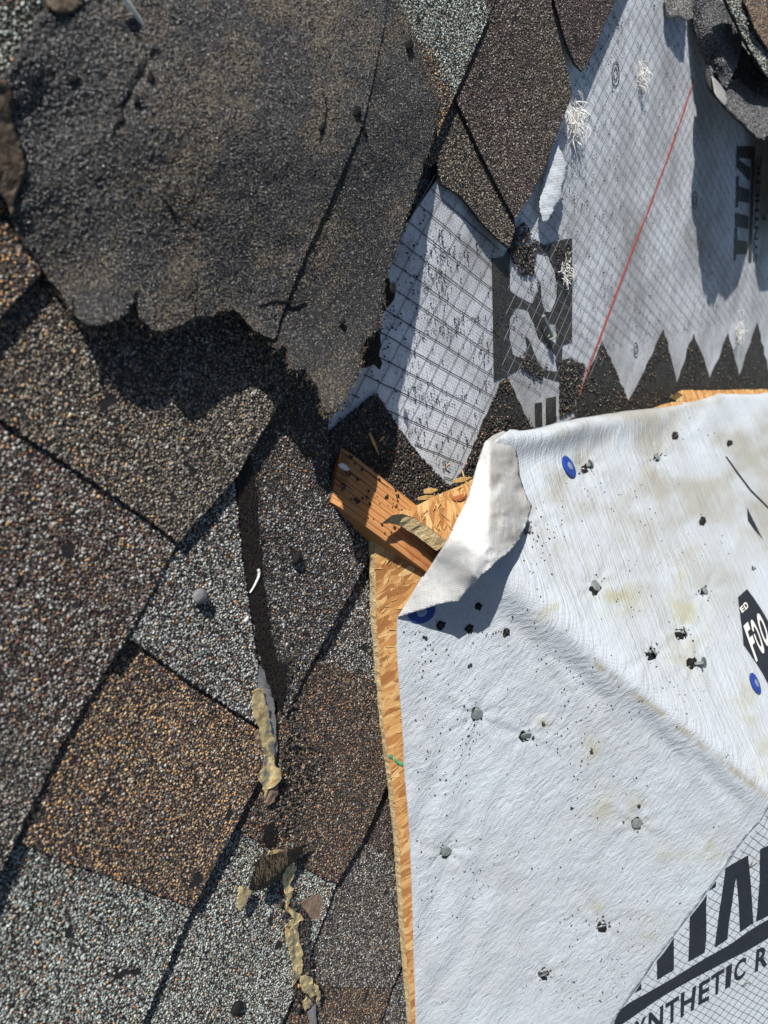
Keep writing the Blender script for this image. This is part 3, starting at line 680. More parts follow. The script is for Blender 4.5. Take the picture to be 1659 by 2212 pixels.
def rbf(xy, C, s=0):
    """thin plate spline through the heights C"""
    def ker(d2): return 0.5 * d2 * np.log(d2 + 1e-9)
    X = C[:, :2] / 500.0; n = len(C); Pm = np.column_stack([np.ones(n), X])
    A = np.zeros((n + 3, n + 3)); A[:n, :n] = ker(((X[:, None] - X[None]) ** 2).sum(-1)) + np.eye(n) * 1e-4; A[:n, n:] = Pm; A[n:, :n] = Pm.T
    c = np.linalg.solve(A, np.concatenate([C[:, 2], np.zeros(3)])); q = xy / 500.0
    return ker(((q[:, None] - X[None]) ** 2).sum(-1)) @ c[:n] + c[n] + q @ c[n + 1:]
FB = np.asarray(flap, float)
def bdist(xy, poly):
    d = np.full(len(xy), 1e9)
    for i in range(len(poly)):
        a = poly[i]; b = poly[(i + 1) % len(poly)]; ab = b - a
        t = np.clip(((xy - a) @ ab) / (ab @ ab + 1e-9), 0, 1); d = np.minimum(d, np.linalg.norm(xy - a - t[:, None] * ab, axis=1))
    return d
def flap_w(xy):
    h = 1.42 * rbf(xy, CT) + 0.0022 * (fbm(xy, 0.010, 21) - 0.5) + 0.0010 * (fbm(xy, 0.03, 4) - 0.5)
    # the right side rolls over towards the fold
    e = 0.42 * (xy[:, 1] - 215); xr = np.where(xy[:, 1] > 215, 949 - 0.29 * (xy[:, 1] - 215), 949 - 0.42 * (215 - xy[:, 1]))
    roll = smooth(150, 0, xr - xy[:, 0]) * smooth(760, 560, xy[:, 1]); h = h - 0.0075 * roll ** 2 * smooth(520, 330, xy[:, 1])
    h = h - 0.0035 * np.exp(-((xy[:, 0] - 110) ** 2 + (xy[:, 1] - 260) ** 2) / 90 ** 2) - 0.0026 * np.exp(-(((xy[:, 0] - 300) * 0.75 + (xy[:, 1] - 170) * 0.45 - 2 + 16 * (fbm(xy, .05, 2) - .5)) / 7) ** 2) * smooth(70, 140, xy[:, 1]) * smooth(275, 215, xy[:, 1]) * fbm(xy, .06, 9)
    return h
ff = thing('shingle_flap', 'large torn shingle flap flipped over with its sandy dark underside up, at the upper left', 'shingle', onL(np.array((450., 380.))))
fo, fxy, fP, fT, fn = tri_sheet('backing', [tuple(p) for p in densify(flap, 9, 2.2)], lambda xy: onL(xy, flap_w(xy)), 0.0028, M['asphalt'], ff, step=11)
crease = [(838, -90), (835, 0), (829, 60), (812, 140), (795, 222), (785, 262), (772, 297), (740, 368), (715, 430), (668, 532), (625, 635), (606, 690), (594, 735)]
left = [p for p in flap[:flap.index((591, 734))]] + crease[::-1]
lo_, lxy, lP, lT, ln = tri_sheet('overlay_layer', left, lambda xy: onL(xy, flap_w(xy) + 0.0015), 0.0018, M['asphalt'], ff, step=11)
def sand(P, T, xyv, n, size, parent, lift):
    p, i = surf_points(P, T, n)
    k = in_view(p, 60); p = p[k]
    xy, _ = proj(p)
    d = fbm(xy, 0.010, 31, 4); d2 = fbm(xy, 0.05, 8, 3)
    dark = np.exp(-(((xy[:, 0] - 90) / 190) ** 2 + ((xy[:, 1] - 190) / 270) ** 2))
    dust = np.clip((d - 0.42) * 4.2 + (d2 - 0.5) * 1.6, 0, 1) * (1 - dark) * (0.35 + 0.65 * smooth(0, 250, xy[:, 0]))
    base = np.array([0.044, 0.044, 0.049]); tan = np.array([0.24, 0.19, 0.125])
    r = rng.random(len(p)); mk = (r < 0.10 + dust * 0.50)[:, None]
    c = np.where(mk, tan * rng.uniform(0.45, 1.35, (len(p), 1)), base * rng.uniform(0.6, 1.9, (len(p), 1)) * (1 - 0.70 * dark[:, None]))
    c[rng.random(len(p)) < 0.06] = (0.42, 0.40, 0.36)
    return grains('sand_grains', p + [0, 0, lift], size, c, M['sand'], parent, flat=0.6)
sand(fP, fT, fxy, 120000, 0.00064, fo, 0.0001)
sand(lP, lT, lxy, 130000, 0.00064, lo_, 0.0001)
gp_, _i = surf_points(lP, lT, 70000); gp_ = gp_[in_view(gp_, 60)]; gx, _ = proj(gp_)
gp_ = gp_[rng.random(len(gp_)) < 0.03 + 0.85 * np.exp(-(((gx[:, 0] - 110) / 190) ** 2 + ((gx[:, 1] - 190) / 260) ** 2))]
grains('glassy_grains', gp_ + [0, 0, .0002], 0.00105, np.full((len(gp_), 3), 0.05) * rng.uniform(.5, 2, (len(gp_), 1)), M['glassy'], lo_, flat=0.9)
def mat_patch(px, name='torn_mat'):
    return tri_sheet(name, px, lambda xy: onL(xy, flap_w(xy) + 0.0024 + 0.0012 * fbm(xy, 0.06, 3)), 0.0012, M['brownmat'], ff, step=8, jit=1.5)
mat_patch([(-40, 180), (10, 172), (28, 205), (24, 262), (48, 312), (56, 372), (36, 424), (28, 470), (14, 432), (-20, 405), (-60, 360), (-60, 250)])
mat_patch([(100, -20), (175, -20), (180, 8), (160, 26), (128, 30), (102, 14)])
# holes and scabs in the back of the flap
for (cx, cy, rx, ry) in ((772, 240, 9, 14), (696, 275, 6, 9), (741, 694, 7, 8), (850, 620, 5, 16), (160, 170, 14, 10), (325, 165, 9, 11), (296, 216, 8, 15), (262, 255, 6, 13), (886, 96, 7, 14)):
    pp = [(cx + math.cos(a) * rx * random.uniform(.6, 1.2), cy + math.sin(a) * ry * random.uniform(.6, 1.2)) for a in np.linspace(0, 6.28, 11)[:-1]]
    tri_sheet('tar_scab', pp, lambda xy: onL(xy, flap_w(xy) + 0.0028), 0.001, M['matte_black'], ff, step=6)
for pth, wd in (([(303, 140), (296, 168), (285, 192), (276, 215), (268, 232), (262, 258), (248, 280), (240, 300)], 0.0011), ([(700, 205), (706, 232), (703, 262), (697, 284), (690, 312)], 0.0006), ([(560, 660), (600, 648), (640, 655), (664, 640)], 0.0004), ([(428, 690), (420, 672), (424, 655)], 0.0006), ([(150, 700), (160, 668), (158, 640)], 0.0005), ([(355, 430), (372, 452), (380, 480)], 0.0005), ([(772, 240), (784, 270), (798, 300)], 0.0009), ([(296, 655), (292, 640), (298, 622)], 0.0007)):
    c_ = densify(pth, 4, 1.3, False); P_ = onL(c_, flap_w(c_) + 0.0022); t_ = np.gradient(P_, axis=0); a_ = np.cross(t_, [0, 0, 1.]); a_ /= np.linalg.norm(a_, axis=1, keepdims=True)
    n_ = len(P_); ww = (wd * (0.5 + rng.random(n_)) * np.sin(np.linspace(.25, 2.9, n_)))[:, None]
    V = np.vstack([P_ + a_ * ww, P_ - a_ * ww, P_ - a_ * ww - [0, 0, .0012], P_ + a_ * ww - [0, 0, .0012]])
    mesh_obj('crack', V, [(q * n_ + i, q * n_ + i + 1, ((q + 1) % 4) * n_ + i + 1, ((q + 1) % 4) * n_ + i) for q in range(4) for i in range(n_ - 1)], M['matte_black'], ff)
# fibres along the torn edge
ps = []; pb = densify([p for p in flap if True], 3.0, 1.0)
for p in pb:
    if p[1] < 420 and p[0] < 850: continue
    w0 = flap_w(p[None])[0]; b = onL(p, w0 - 0.001)
    for _ in range(2 if p[1] > 640 else 1):
        a = random.uniform(0, 6.28); L = random.uniform(0.001, 0.0042)
        dd = np.array([math.cos(a), math.sin(a), random.uniform(-.5, .4)]) * L
        ps.append([b, b + dd * .5 + [0, 0, .0003], b + dd])
for _ in range(60):
    p = np.array([random.uniform(775, 830), random.uniform(705, 800)]); b = onL(p, 0.012)
    q = np.array([0.003, random.gauss(0.004, .001), -0.004]) * random.uniform(.6, 2.0); ps.append([b, b + q * .5 + [0, 0, .001], b + q])
tag(mesh_obj('edge_fibre', *tube(ps, 0.00013, 0.00006, 3), M['fibre2'], ff), kind='stuff')
# blackened scraps of the flap's lower ply, right and below its edge
cC = lambda pts: crop(0.26455, 493.7, 493.7, pts)
for px, wz in ((cC([(1275, 420), (1310, 400), (1320, 445), (1365, 480), (1355, 560), (1335, 610), (1290, 650), (1250, 720), (1240, 560)]), 0.010), (cC([(1080, 900), (1240, 830), (1245, 960), (1230, 1040), (1255, 1100), (1240, 1150), (1200, 1110), (1100, 1140), (1070, 1060)]), 0.009)):
    tri_sheet('torn_ply', px, lambda xy, wz=wz: onL(xy, wz + 0.001 * fbm(xy, 0.1, 2)), 0.0016, M['mat'], ff, step=6, jit=1.2)

tag(mesh_obj('white_sliver', *tube([onL(np.array([(258, -16), (270, 0), (283, 16), (296, 35), (307, 53), (316, 70)], float), np.array([.027, .026, .025, .0235, .0225, .021]))], 0.0014, 0.0007, 7), M['white_fibre']),
    'bright white sliver lying on the flipped flap at the top edge', 'sliver')
def path_on(pts, wfun_, step=5):
    p = densify(pts, step, 0, False); p = np.vstack([p, [pts[-1]]]); return onL(p, wfun_(p) if callable(wfun_) else wfun_)

# ---------------------------------------------------------------- flipped shingle scraps, top right
cD = lambda pts: crop(0.1736, 1384.7, 0, pts)
def top_scrap(label, px, ctrl, n, size=0.0016, mat='asphalt', pal=None, back=True):
    C = np.array([(x * 0.1736 + 1384.7, y * 0.1736, w) for x, y, w in ctrl])
    f = lambda xy: rbf(xy, C, 60) + 0.003 * (fbm(xy, 0.03, 17) - .5)
    o, xy, P, T, vn = tri_sheet('torn_shingle', cD(px), lambda q: onL(q, f(q)), 0.003, M[mat], None, step=7, jit=1.2)
    tag(o, label, 'shingle', 'torn shingle scraps curled up at the top right')
    p, i = surf_points(P, T, n); p = p[in_view(p, 60)]
    if pal: c = pick(pal, len(p)); mt = M['granule']
    else:
        c = np.array([0.07, 0.07, 0.075]) * rng.uniform(0.5, 2.0, (len(p), 1)); c[rng.random(len(p)) < .07] = (0.32, .32, .31); mt = M['sand']
    grains('grains', p, size, c, mt, o, flat=0.8); return o
r1 = top_scrap('black back of a torn shingle tongue at the top right, beside the pale shingle',
    [(640, -150), (640, 0), (650, 120), (640, 230), (650, 300), (690, 500), (740, 660), (800, 800), (880, 830), (960, 960), (1010, 1060), (1060, 1090), (1130, 960), (1180, 860), (1200, 780), (1250, 600), (1250, 480), (1210, 380), (1150, 250), (1060, 90), (990, 0), (930, -150)],
    [(640, 0, .006), (650, 300, .006), (800, 800, .010), (1060, 1090, .028), (1250, 500, .022), (990, 0, .018), (900, 400, .022), (1000, 800, .026), (800, 200, .014)], 9000)
r2 = top_scrap('black ragged shingle piece at the right edge above the shaded lettering',
    [(820, 850), (835, 960), (850, 1080), (900, 1150), (980, 1240), (1070, 1340), (1180, 1440), (1300, 1560), (1370, 1640), (1440, 1700), (1470, 1730), (1500, 1715), (1530, 1745), (1555, 1690), (1600, 1700), (1680, 1730), (1800, 1700), (1850, 1500), (1780, 1300), (1580, 1240), (1350, 1110), (1200, 990), (1120, 1000), (1060, 1090), (960, 980), (880, 880)],
    [(820, 850, .016), (900, 1150, .024), (1070, 1340, .043), (1300, 1560, .060), (1440, 1720, .068), (1700, 1720, .070), (1200, 990, .020), (1350, 1110, .024), (1580, 1240, .028), (1780, 1300, .026), (1850, 1500, .045), (1300, 1320, .038)], 9000)
tri_sheet('unseen_sun_blocker', cD([(1610, 1640), (1625, 2050), (1670, 2500), (1730, 2900), (2300, 2900), (2700, 1500), (2500, 1150), (1700, 1250), (1610, 1400)]), lambda q: onL(q, 0.029 + 0.003 * fbm(q, .03, 3)), 0.003, M['asphalt'], r2, step=9)  # unseen sheet beyond the right edge, added to keep sun off the lettering
tri_sheet('bare_edge', cD([(885, 950), (930, 985), (1000, 1060), (1060, 1150), (1085, 1250), (1075, 1340), (1020, 1290), (950, 1200), (915, 1140)]), lambda q: onL(q, 0.021 + 0.022 * smooth(160, 236, q[:, 1])), 0.0008, M['greystrip'], r2, step=6)
r3 = top_scrap('pale green grey shingle strip crossing the top right corner', [(1010, -150), (1050, 0), (1150, 200), (1260, 450), (1400, 690), (1560, 930), (1650, 1080), (1900, 1250), (2600, 1300), (2600, 500), (1900, 600), (1620, 640), (1540, 560), (1400, 330), (1300, 60), (1270, -150)],
    [(1050, 0, .036), (1260, 450, .042), (1560, 930, .048), (1900, 1200, .030), (1400, 330, .044), (1900, 600, .035), (2600, 900, .02)], 12000, 0.002, 'asphalt', 'palegreen')
r6 = top_scrap('added dark sheet blocking the sun in the gap between the black tongue and the pale strip', [(1180, 560), (1260, 560), (1400, 740), (1560, 970), (1700, 1120), (2000, 1230), (2500, 900), (2700, 1100), (2000, 1500), (1640, 1560), (1560, 1500), (1350, 1400), (1150, 1200), (1100, 1060)],
    [(1180, 560, .016), (1560, 1100, .026), (1560, 1500, .028), (2000, 1300, .024), (2700, 1100, .004), (1200, 1040, .014), (1260, 560, .018)], 2500)  # added sheet closing the gap so that no sun passes through
r4 = top_scrap('reddish brown shingle corner at the far top right', [(1270, -150), (1300, 60), (1400, 330), (1540, 560), (1620, 650), (1900, 700), (1900, -150)],
    [(1270, 0, .042), (1540, 560, .050), (1900, 600, .040), (1900, 0, .035)], 12000, 0.0019, 'asphalt', 'darkorange')
r5 = top_scrap('small crumpled grey scrap at the top right edge, above the end of the red line', [(325, -60), (330, 100), (345, 170), (390, 210), (420, 200), (450, 200), (500, 215), (560, 250), (600, 240), (640, 215), (640, -60)],
    [(325, 0, .002), (390, 210, .006), (560, 250, .010), (640, 0, .008)], 1500, 0.0018, 'greystrip', 'topgrey')

# ---------------------------------------------------------------- timber ridge piece
BDIR = np.array([0, math.cos(math.radians(21.5)), math.sin(math.radians(21.5))])
wr_ = onL(np.array((746., 967.)), 0.004); WD = 0.0345
bt = thing('timber_board', 'orange sawn timber with a cut end, lying under the strand board corner', 'timber', wr_)
V, Fs, UV = [], [], []
ends = [0.0, 0.006, 0.02, 0.04, 0.06, 0.085, 0.112]
prof = []
for k, t in enumerate(ends):
    for j in range(9):
        a = j / 8; u = wr_[0] - WD * a
        tt = t + (0.004 * math.sin(a * 3.0) + (0.0035 if 0.3 < a < 0.5 else 0) + 0.012 * a if k == 0 else 0.012 * a * (1 - t / 0.112))
        p = np.array([u, wr_[1], wr_[2]]) + BDIR * tt
        chamf = -0.0012 if j in (0, 8) else 0.0
        ee = -0.0025 if k == 0 else 0
        prof.append(p + [0, 0, chamf + ee]); UV.append((u, tt))
    for sgn, j in ((1, 8), (0, 0)):
        p = prof[-9 + j if j == 0 else -1] if sgn else prof[k * 11]
    pl = prof[k * 11 + 8]; pr = prof[k * 11]
    prof.append(np.array([pl[0] - 0.0002, pl[1], min(0.0005, pl[2] - .002)])); UV.append((pl[0] - 0.03, UV[-1][1]))
    prof.append(np.array([pr[0] + 0.0002, pr[1], min(0.0005, pr[2] - .002)])); UV.append((pr[0] + 0.03, UV[-2][1]))
for k in range(len(ends) - 1):
    a, b = k * 11, (k + 1) * 11
    for j in range(8): Fs.append((a + j, a + j + 1, b + j + 1, b + j))
    Fs.append((a + 8, a + 9, b + 9, b + 8)); Fs.append((a + 10, a, b, b + 10)); Fs.append((a + 9, a + 10, b + 10, b + 9))
Fs.append((9, 8, 7, 6, 5, 4, 3, 2, 1, 0, 10)); e = (len(ends) - 1) * 11; Fs.append((e + 10,) + tuple(e + i for i in range(0, 10)))
mesh_obj('plank', prof, Fs, M['wood'], bt, uv=np.array(UV))
# crack and knot-side split on the top face
def on_board(xy, h=0.0002):                 # top plane of the board
    nb = np.cross(np.array([1, 0, 0]), BDIR); nb *= np.sign(nb[2]); return onPlane(np.asarray(xy, float), nb, wr_) + nb * np.asarray(h)[..., None]
cE = lambda pts: crop(0.3307, 658.3, 932.6, pts)
for c_ in ([(185, 205), (260, 240), (340, 300), (420, 350)], [(240, 130), (330, 200), (420, 270), (520, 345), (600, 395)], [(150, 270), (240, 330), (330, 390)]):
    P = on_board(densify(cE(c_), 4, 0.3, False), 0.0002); t = np.gradient(P, axis=0); a = np.cross(t, [0, 0, 1.]); a /= np.linalg.norm(a, axis=1, keepdims=True)
    n = len(P); ww = 0.00035 * np.sin(np.linspace(0.3, 3.0, n))[:, None]
    mesh_obj('crack', np.vstack([P + a * ww, P - a * ww]), [(i, i + 1, n + i + 1, n + i) for i in range(n - 1)], M['matte_black'], bt)
q = np.array(cE([(390, 350), (415, 385), (458, 385), (487, 468), (540, 478), (578, 345), (590, 370), (445, 570), (500, 605), (583, 622), (412, 560), (345, 455), (560, 655), (692, 685), (785, 665), (325, 210), (290, 280), (375, 440), (600, 420), (270, 160), (180, 320), (240, 340), (470, 420), (575, 465), (590, 490), (570, 490), (600, 480), (630, 510), (520, 660)]))
q = np.vstack([q, scatter_px(cE([(280, 130), (700, 480), (640, 520), (560, 560), (600, 640), (130, 330), (150, 230)]), 22)])
loose('loose_grit', 'black grains stuck on the orange timber', on_board(q, 0.0006), 0.0022, 'black')
wc = [tuple(p) for p in cE([(200, 215), (235, 205), (262, 222), (282, 245), (270, 258), (240, 252), (222, 240)])]
tag(tri_sheet('paper_scrap', wc, lambda xy: on_board(xy, 0.0015 + 0.002 * fbm(xy, 0.2, 1)), 0.0003, M['white_fibre'], None, step=3)[0], 'pale scrap on the shaded end of the timber', 'scrap')

# ---------------------------------------------------------------- strand board panels of the cricket
def board(name_parent, px, N_, p0, thick, off=0.0, dn=None):
    dn = N_ if dn is None else np.array(dn)
    p = densify(px, 7, 0.9); P = onPlane(p, N_, p0) + N_ * off; n = len(P)
    ax = np.cross(N_, [0, 1, 0]); ax /= np.linalg.norm(ax); ay = np.cross(N_, ax)
    uv = np.stack([(P - p0) @ ax, (P - p0) @ ay], -1)
    top = mesh_obj('panel_face', P, [list(range(n))], M['osb'], name_parent, uv=uv)
    # rough sawn edge, slightly proud and uneven
    V = np.vstack([P - N_ * 0.0003, P - dn * thick * 0.5 + rng.normal(0, .0004, (n, 3)), P - dn * thick])
    Fs = [(i, (i + 1) % n, n + (i + 1) % n, n + i) for i in range(n)] + [(n + i, n + (i + 1) % n, 2 * n + (i + 1) % n, 2 * n + i) for i in range(n)] + [list(range(2 * n, 3 * n))]
    mesh_obj('panel_edge', V, Fs, M['osbedge'], name_parent); return P
b1 = thing('strand_board', 'long strand board panel edge showing between the granule shingles and the white underlayment', 'board', A0, 'strand board panels under the white underlayment')
lowpx = [(809, 1168), (812, 1250), (813, 1332), (820, 1418), (828, 1563), (838, 1630), (849, 1702), (861, 1805), (868, 1909), (873, 2002), (881, 2105), (890, 2212), (900, 2330), (1250, 2330), (1330, 1900), (1280, 1560), (1130, 1420), (1010, 1330), (930, 1246), (905, 1228), (880, 1212), (850, 1195), (826, 1180)]
board(b1, lowpx, NL, A0, 0.0062, 0.0, (-0.08, -0.1, 1.0))
b2 = thing('strand_board', 'strand board corner resting on top of the orange timber beside the curled underlayment', 'board', C0, 'strand board panels under the white underlayment')
uppx = [(849, 1111), (862, 1104), (884, 1097), (906, 1088), (939, 1072), (975, 1056), (1015, 1038), (1100, 1005), (1250, 955), (1430, 873), (1476, 864), (1478, 852), (1464, 846), (1475, 842), (1560, 842), (1659, 840), (1760, 838), (1790, 1500), (1680, 1590), (1500, 1450), (1300, 1300), (1130, 1180), (1030, 1120), (1000, 1140), (971, 1169), (945, 1150), (920, 1131), (896, 1117), (870, 1108)]
board(b2, uppx, NU, C0, 0.0105, -0.001, (0.72, -0.15, 0.62))
# loose strands lifting off the board faces
def chips(n, polyp, plane, p0, parent):
    V, Fs = [], []
    ax = np.cross(plane, [0, 1, 0]); ax /= np.linalg.norm(ax); ay = np.cross(plane, ax)
    for xy in scatter_px(polyp, n):
        c = onPlane(xy, plane, p0) + plane * 0.0004; a = random.choice([0.5, -0.9, 1.9, 0.1]) + random.gauss(0, .25)
        d = ax * math.cos(a) + ay * math.sin(a); e = -ax * math.sin(a) + ay * math.cos(a)
        L = random.uniform(.003, .011); w_ = random.uniform(.0002, .0009); h = random.uniform(0, .0009)
        b = len(V); V += [c - d * L / 2 - e * w_ * .2, c - d * L * .35 + e * w_ / 2, c + d * L / 2 + e * w_ * .1 + plane * h, c + d * L * .3 - e * w_ / 2 + plane * h]
        V += [v - plane * 0.0003 for v in V[-4:]]
        Fs += [(b, b + 1, b + 2, b + 3), (b + 7, b + 6, b + 5, b + 4)] + [(b + i, b + 4 + i, b + 4 + (i + 1) % 4, b + (i + 1) % 4) for i in range(4)]
    return tag(mesh_obj('lifted_strand', V, Fs, M['splinter'], parent), kind='stuff')
chips(46, [(812, 1185), (920, 1245), (855, 1330), (862, 1450), (885, 1820), (870, 1820), (822, 1450)], NL, A0, b1)
chips(26, [(870, 1105), (1015, 1040), (1000, 1120), (960, 1160)], NU, C0, b2)
tri_sheet('green_strand', crop(0.3455, 768, 1563.5, [(205, 195), (222, 187), (250, 215), (270, 232), (298, 240), (296, 268), (268, 256), (236, 228), (208, 212)]), lambda q: onPlane(q, NL, A0) + NL * 0.0004, 0.0002, simple('green_dye', (0.08, 0.30, 0.15), 0.7, 0.3, 0, 0.3, 300), b1, step=4)
tri_sheet('dark_strand', cE([(960, 430), (1000, 415), (1050, 400), (1060, 430), (1020, 455), (975, 450)]), lambda q: onPlane(q, NU, C0) + NU * 0.0002, 0.0002, simple('red_strand', (0.30, 0.10, 0.035), 0.7, 0.3, 0, 0.3, 300), b2, step=4)
# ragged splinters along the broken top edge of the upper panel
def splinter(label, a, b, wa, wb, wid):
    P = np.array([onL(np.array(a, float), wa), onL((np.array(a, float) + b) / 2, (wa + wb) / 2), onL(np.array(b, float), wb)])
    t = P[-1] - P[0]; sd_ = np.cross(t, [0, 0, 1.]); sd_ /= np.linalg.norm(sd_); upv = np.cross(sd_, t); upv /= np.linalg.norm(upv); upv *= np.sign(upv[2])
    V = []; 
    for k, s_ in enumerate((0.6, 1.0, 0.15)): V += [P[k] + sd_ * wid * s_ / 2, P[k] - sd_ * wid * s_ / 2, P[k] - sd_ * wid * s_ / 2 - upv * .0008, P[k] + sd_ * wid * s_ / 2 - upv * .0008]
    Fs = [(0, 1, 2, 3), (11, 10, 9, 8)] + [(4 * k + j, 4 * k + 4 + j, 4 * k + 4 + (j + 1) % 4, 4 * k + (j + 1) % 4) for k in range(2) for j in range(4)]
    return tag(mesh_obj('wood_splinter', V, Fs, M['splinter']), label, 'splinter', 'wood splinters')
splinter('thin tan wood splinter lying in the dark grit above the timber', cE([(424, 8)])[0], cE([(486, 148)])[0], .001, .003, 0.0026)
splinter('short brown wood chip beside the tan splinter in the dark grit', cE([(520, 32)])[0], cE([(486, 66)])[0], .002, .001, 0.0018)
splinter('reddish wood chip poking out above the corner of the upper strand board', cE([(780, 392)])[0], cE([(870, 378)])[0], .026, .030, 0.004)
splinter('yellow wood shard along the broken top of the upper strand board', cE([(745, 438)])[0], cE([(860, 420)])[0], .033, .034, 0.003)
splinter('pale orange shard next to the point of the grey underlayment', cE([(970, 325)])[0], cE([(1095, 300)])[0], .030, .034, 0.0035)
splinter('white sliver of wood standing at the edge of the curled underlayment', cE([(1030, 255)])[0], cE([(1044, 296)])[0], .02, .03, 0.0022)
splinter('pale wood sliver lying on the grey underlayment near its point', cE([(928, 232)])[0], cE([(950, 208)])[0], .0, .002, 0.0022)

# ---------------------------------------------------------------- new white underlayment on the cricket
NAILS = [(1029, 1540, .0095), (1135, 1586, .0085), (1374, 1776, .0092), (962, 1837, .0092), (1297, 1997, .009), (1172, 2099, .0088), (1284, 1266, .0095), (1469, 1367, .009), (1400, 1411, .0095), (1492, 1431, .0095), (1262, 1008, .009), (1135, 1141, .008), (1520, 1277, .008), (1417, 989, .008)]
PNAILS = [(1624, 1864, .0085), (1609, 2120, .0088)]
STAIN = [(1330, 1290, 60, 40), (1374, 1750, 22, 40), (1172, 1560, 12, 12), (1275, 1615, 30, 25), (1530, 1840, 30, 25), (1480, 1340, 40, 120), (1610, 1520, 25, 60), (1300, 1730, 30, 40), (1478, 1430, 30, 25), (1180, 1320, 30, 20), (1640, 1640, 30, 40), (1450, 1850, 30, 30), (1240, 1010, 30, 18), (1410, 2000, 30, 30), (1290, 1960, 16, 18)]
def stain_col(xy):
    c = np.ones((len(xy), 3)); nz = fbm(xy, 0.045, 13, 4)
    a = np.zeros(len(xy))
    for x, y, rx, ry in STAIN: a = np.maximum(a, np.exp(-((xy[:, 0] - x) / rx) ** 2 - ((xy[:, 1] - y) / ry) ** 2))
    a = np.clip(a * (nz - 0.3) * 2.6, 0, 1)[:, None]
    c = c * (1 - a) + np.array([0.88, 0.82, 0.60]) * a
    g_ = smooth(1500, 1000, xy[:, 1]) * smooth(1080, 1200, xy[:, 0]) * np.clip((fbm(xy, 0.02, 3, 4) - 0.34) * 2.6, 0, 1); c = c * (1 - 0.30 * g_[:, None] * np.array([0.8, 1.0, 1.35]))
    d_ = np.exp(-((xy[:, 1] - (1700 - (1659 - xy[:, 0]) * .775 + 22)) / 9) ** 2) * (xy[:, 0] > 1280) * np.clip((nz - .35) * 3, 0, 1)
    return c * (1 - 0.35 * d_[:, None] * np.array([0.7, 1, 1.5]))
LIFT = [(1150, 930, .010, 60), (1230, 912, .014, 70), (1320, 893, .009, 60), (1470, 858, .004, 45)]
def s1_h(xy):
    x, y = xy[:, 0], xy[:, 1]
    h = np.full(len(xy), 0.0014)
    edge = np.interp(x, [1085, 1150, 1250, 1340, 1440, 1560], [935, 928, 905, 889, 876, 846])
    dd = y - edge
    h += np.interp(x, [1080, 1130, 1200, 1260, 1340, 1420, 1500], [.012, .012, .014, .011, .007, .003, .001]) * np.exp(-((dd - 26) / 30) ** 2)
    h -= 0.004 * smooth(14, 0, dd) * (x > 1100)
    # folds fanning down from the lifted rim, and tension ripples from the crease
    fan = np.sin((x * 0.75 + y * 0.66) / 14.0 + 7 * fbm(xy, 0.012, 6)); h += 0.0009 * fan * np.exp(-((dd - 45) / 55) ** 2) * smooth(1110, 1180, x)
    cr = y - (1290 + (x - 1130) * 0.775)
    rp = np.sin((x * 0.86 - y * 0.5) / 10.5 + 5 * fbm(xy, 0.010, 44)); h += 0.0005 * rp * np.exp(-((cr - 75) / 75) ** 2) * (0.4 + fbm(xy, 0.02, 12))
    h += 0.0006 * np.exp(-((cr - 4) / 16) ** 2) * smooth(1150, 1300, x) * fbm(xy, .02, 31)
    # long drawn wrinkles parallel to the left edge
    lw = np.sin((x - 0.045 * y + 0.35 * (y - 1500)) / 13 + 6 * fbm(xy, 0.006, 3)); h += 0.0007 * lw * smooth(330, 60, x - (857 + (y - 1333) * .042)) * smooth(1450, 1700, y)
    h += 0.0016 * (fbm(xy, 0.013, 15) - 0.5) + 0.0006 * (fbm(np.column_stack([x * .8 + y * .5, (y * .8 - x * .5) * .2]), 0.05, 5) - .5) + 0.0004 * (fbm(np.column_stack([x * .5 - y * .8, (y * .5 + x * .8) * .35]), 0.035, 55) - .5)
    # pull-down dimple and rays at every nail
    for nx, ny, _ in NAILS:
        d = np.hypot(x - nx, y - ny); h -= 0.0009 * np.exp(-(d / 24) ** 2); h += 0.0005 * np.exp(-(d / 60) ** 2) * np.sin(np.arctan2(y - ny, x - nx) * 7)
    return h
nu_ = thing('roofing_underlayment', 'white synthetic underlayment with a curled corner, nailed over the strand board', 'underlayment', onS(np.array((1200., 1600.)), 0.0))
s1px = [(857, 1333), (878, 1300), (900, 1262), (930, 1215), (960, 1172), (1000, 1092), (1025, 1022), (1045, 968), (1085, 938), (1112, 941), (1150, 930), (1200, 916), (1250, 906), (1300, 897), (1350, 888), (1440, 878), (1474, 874), (1480, 852), (1520, 848), (1562, 847), (1659, 845), (1780, 843), (1830, 1100), (1830, 1560), (1740, 1640), (1690, 1700), (1640, 1770), (1609, 1807), (1575, 1855), (1544, 1897), (1488, 1976), (1453, 2024), (1415, 2071), (1365, 2146), (1341, 2177), (1324, 2206), (1290, 2270), (1260, 2330), (905, 2330), (897, 2212), (891, 2002), (884, 1805), (873, 1667), (868, 1563), (861, 1480), (856, 1401)]
suv = lambda xy, P: np.stack([P[:, 1] * 0.9 + P[:, 0] * .3, P[:, 0] - P[:, 1] * .3 + P[:, 2]], -1)
tri_sheet('sheet', s1px, lambda xy: onS(xy, s1_h(xy)), 0.00025, M['newsheet'], nu_, step=6.5, colf=stain_col, uvf=suv)

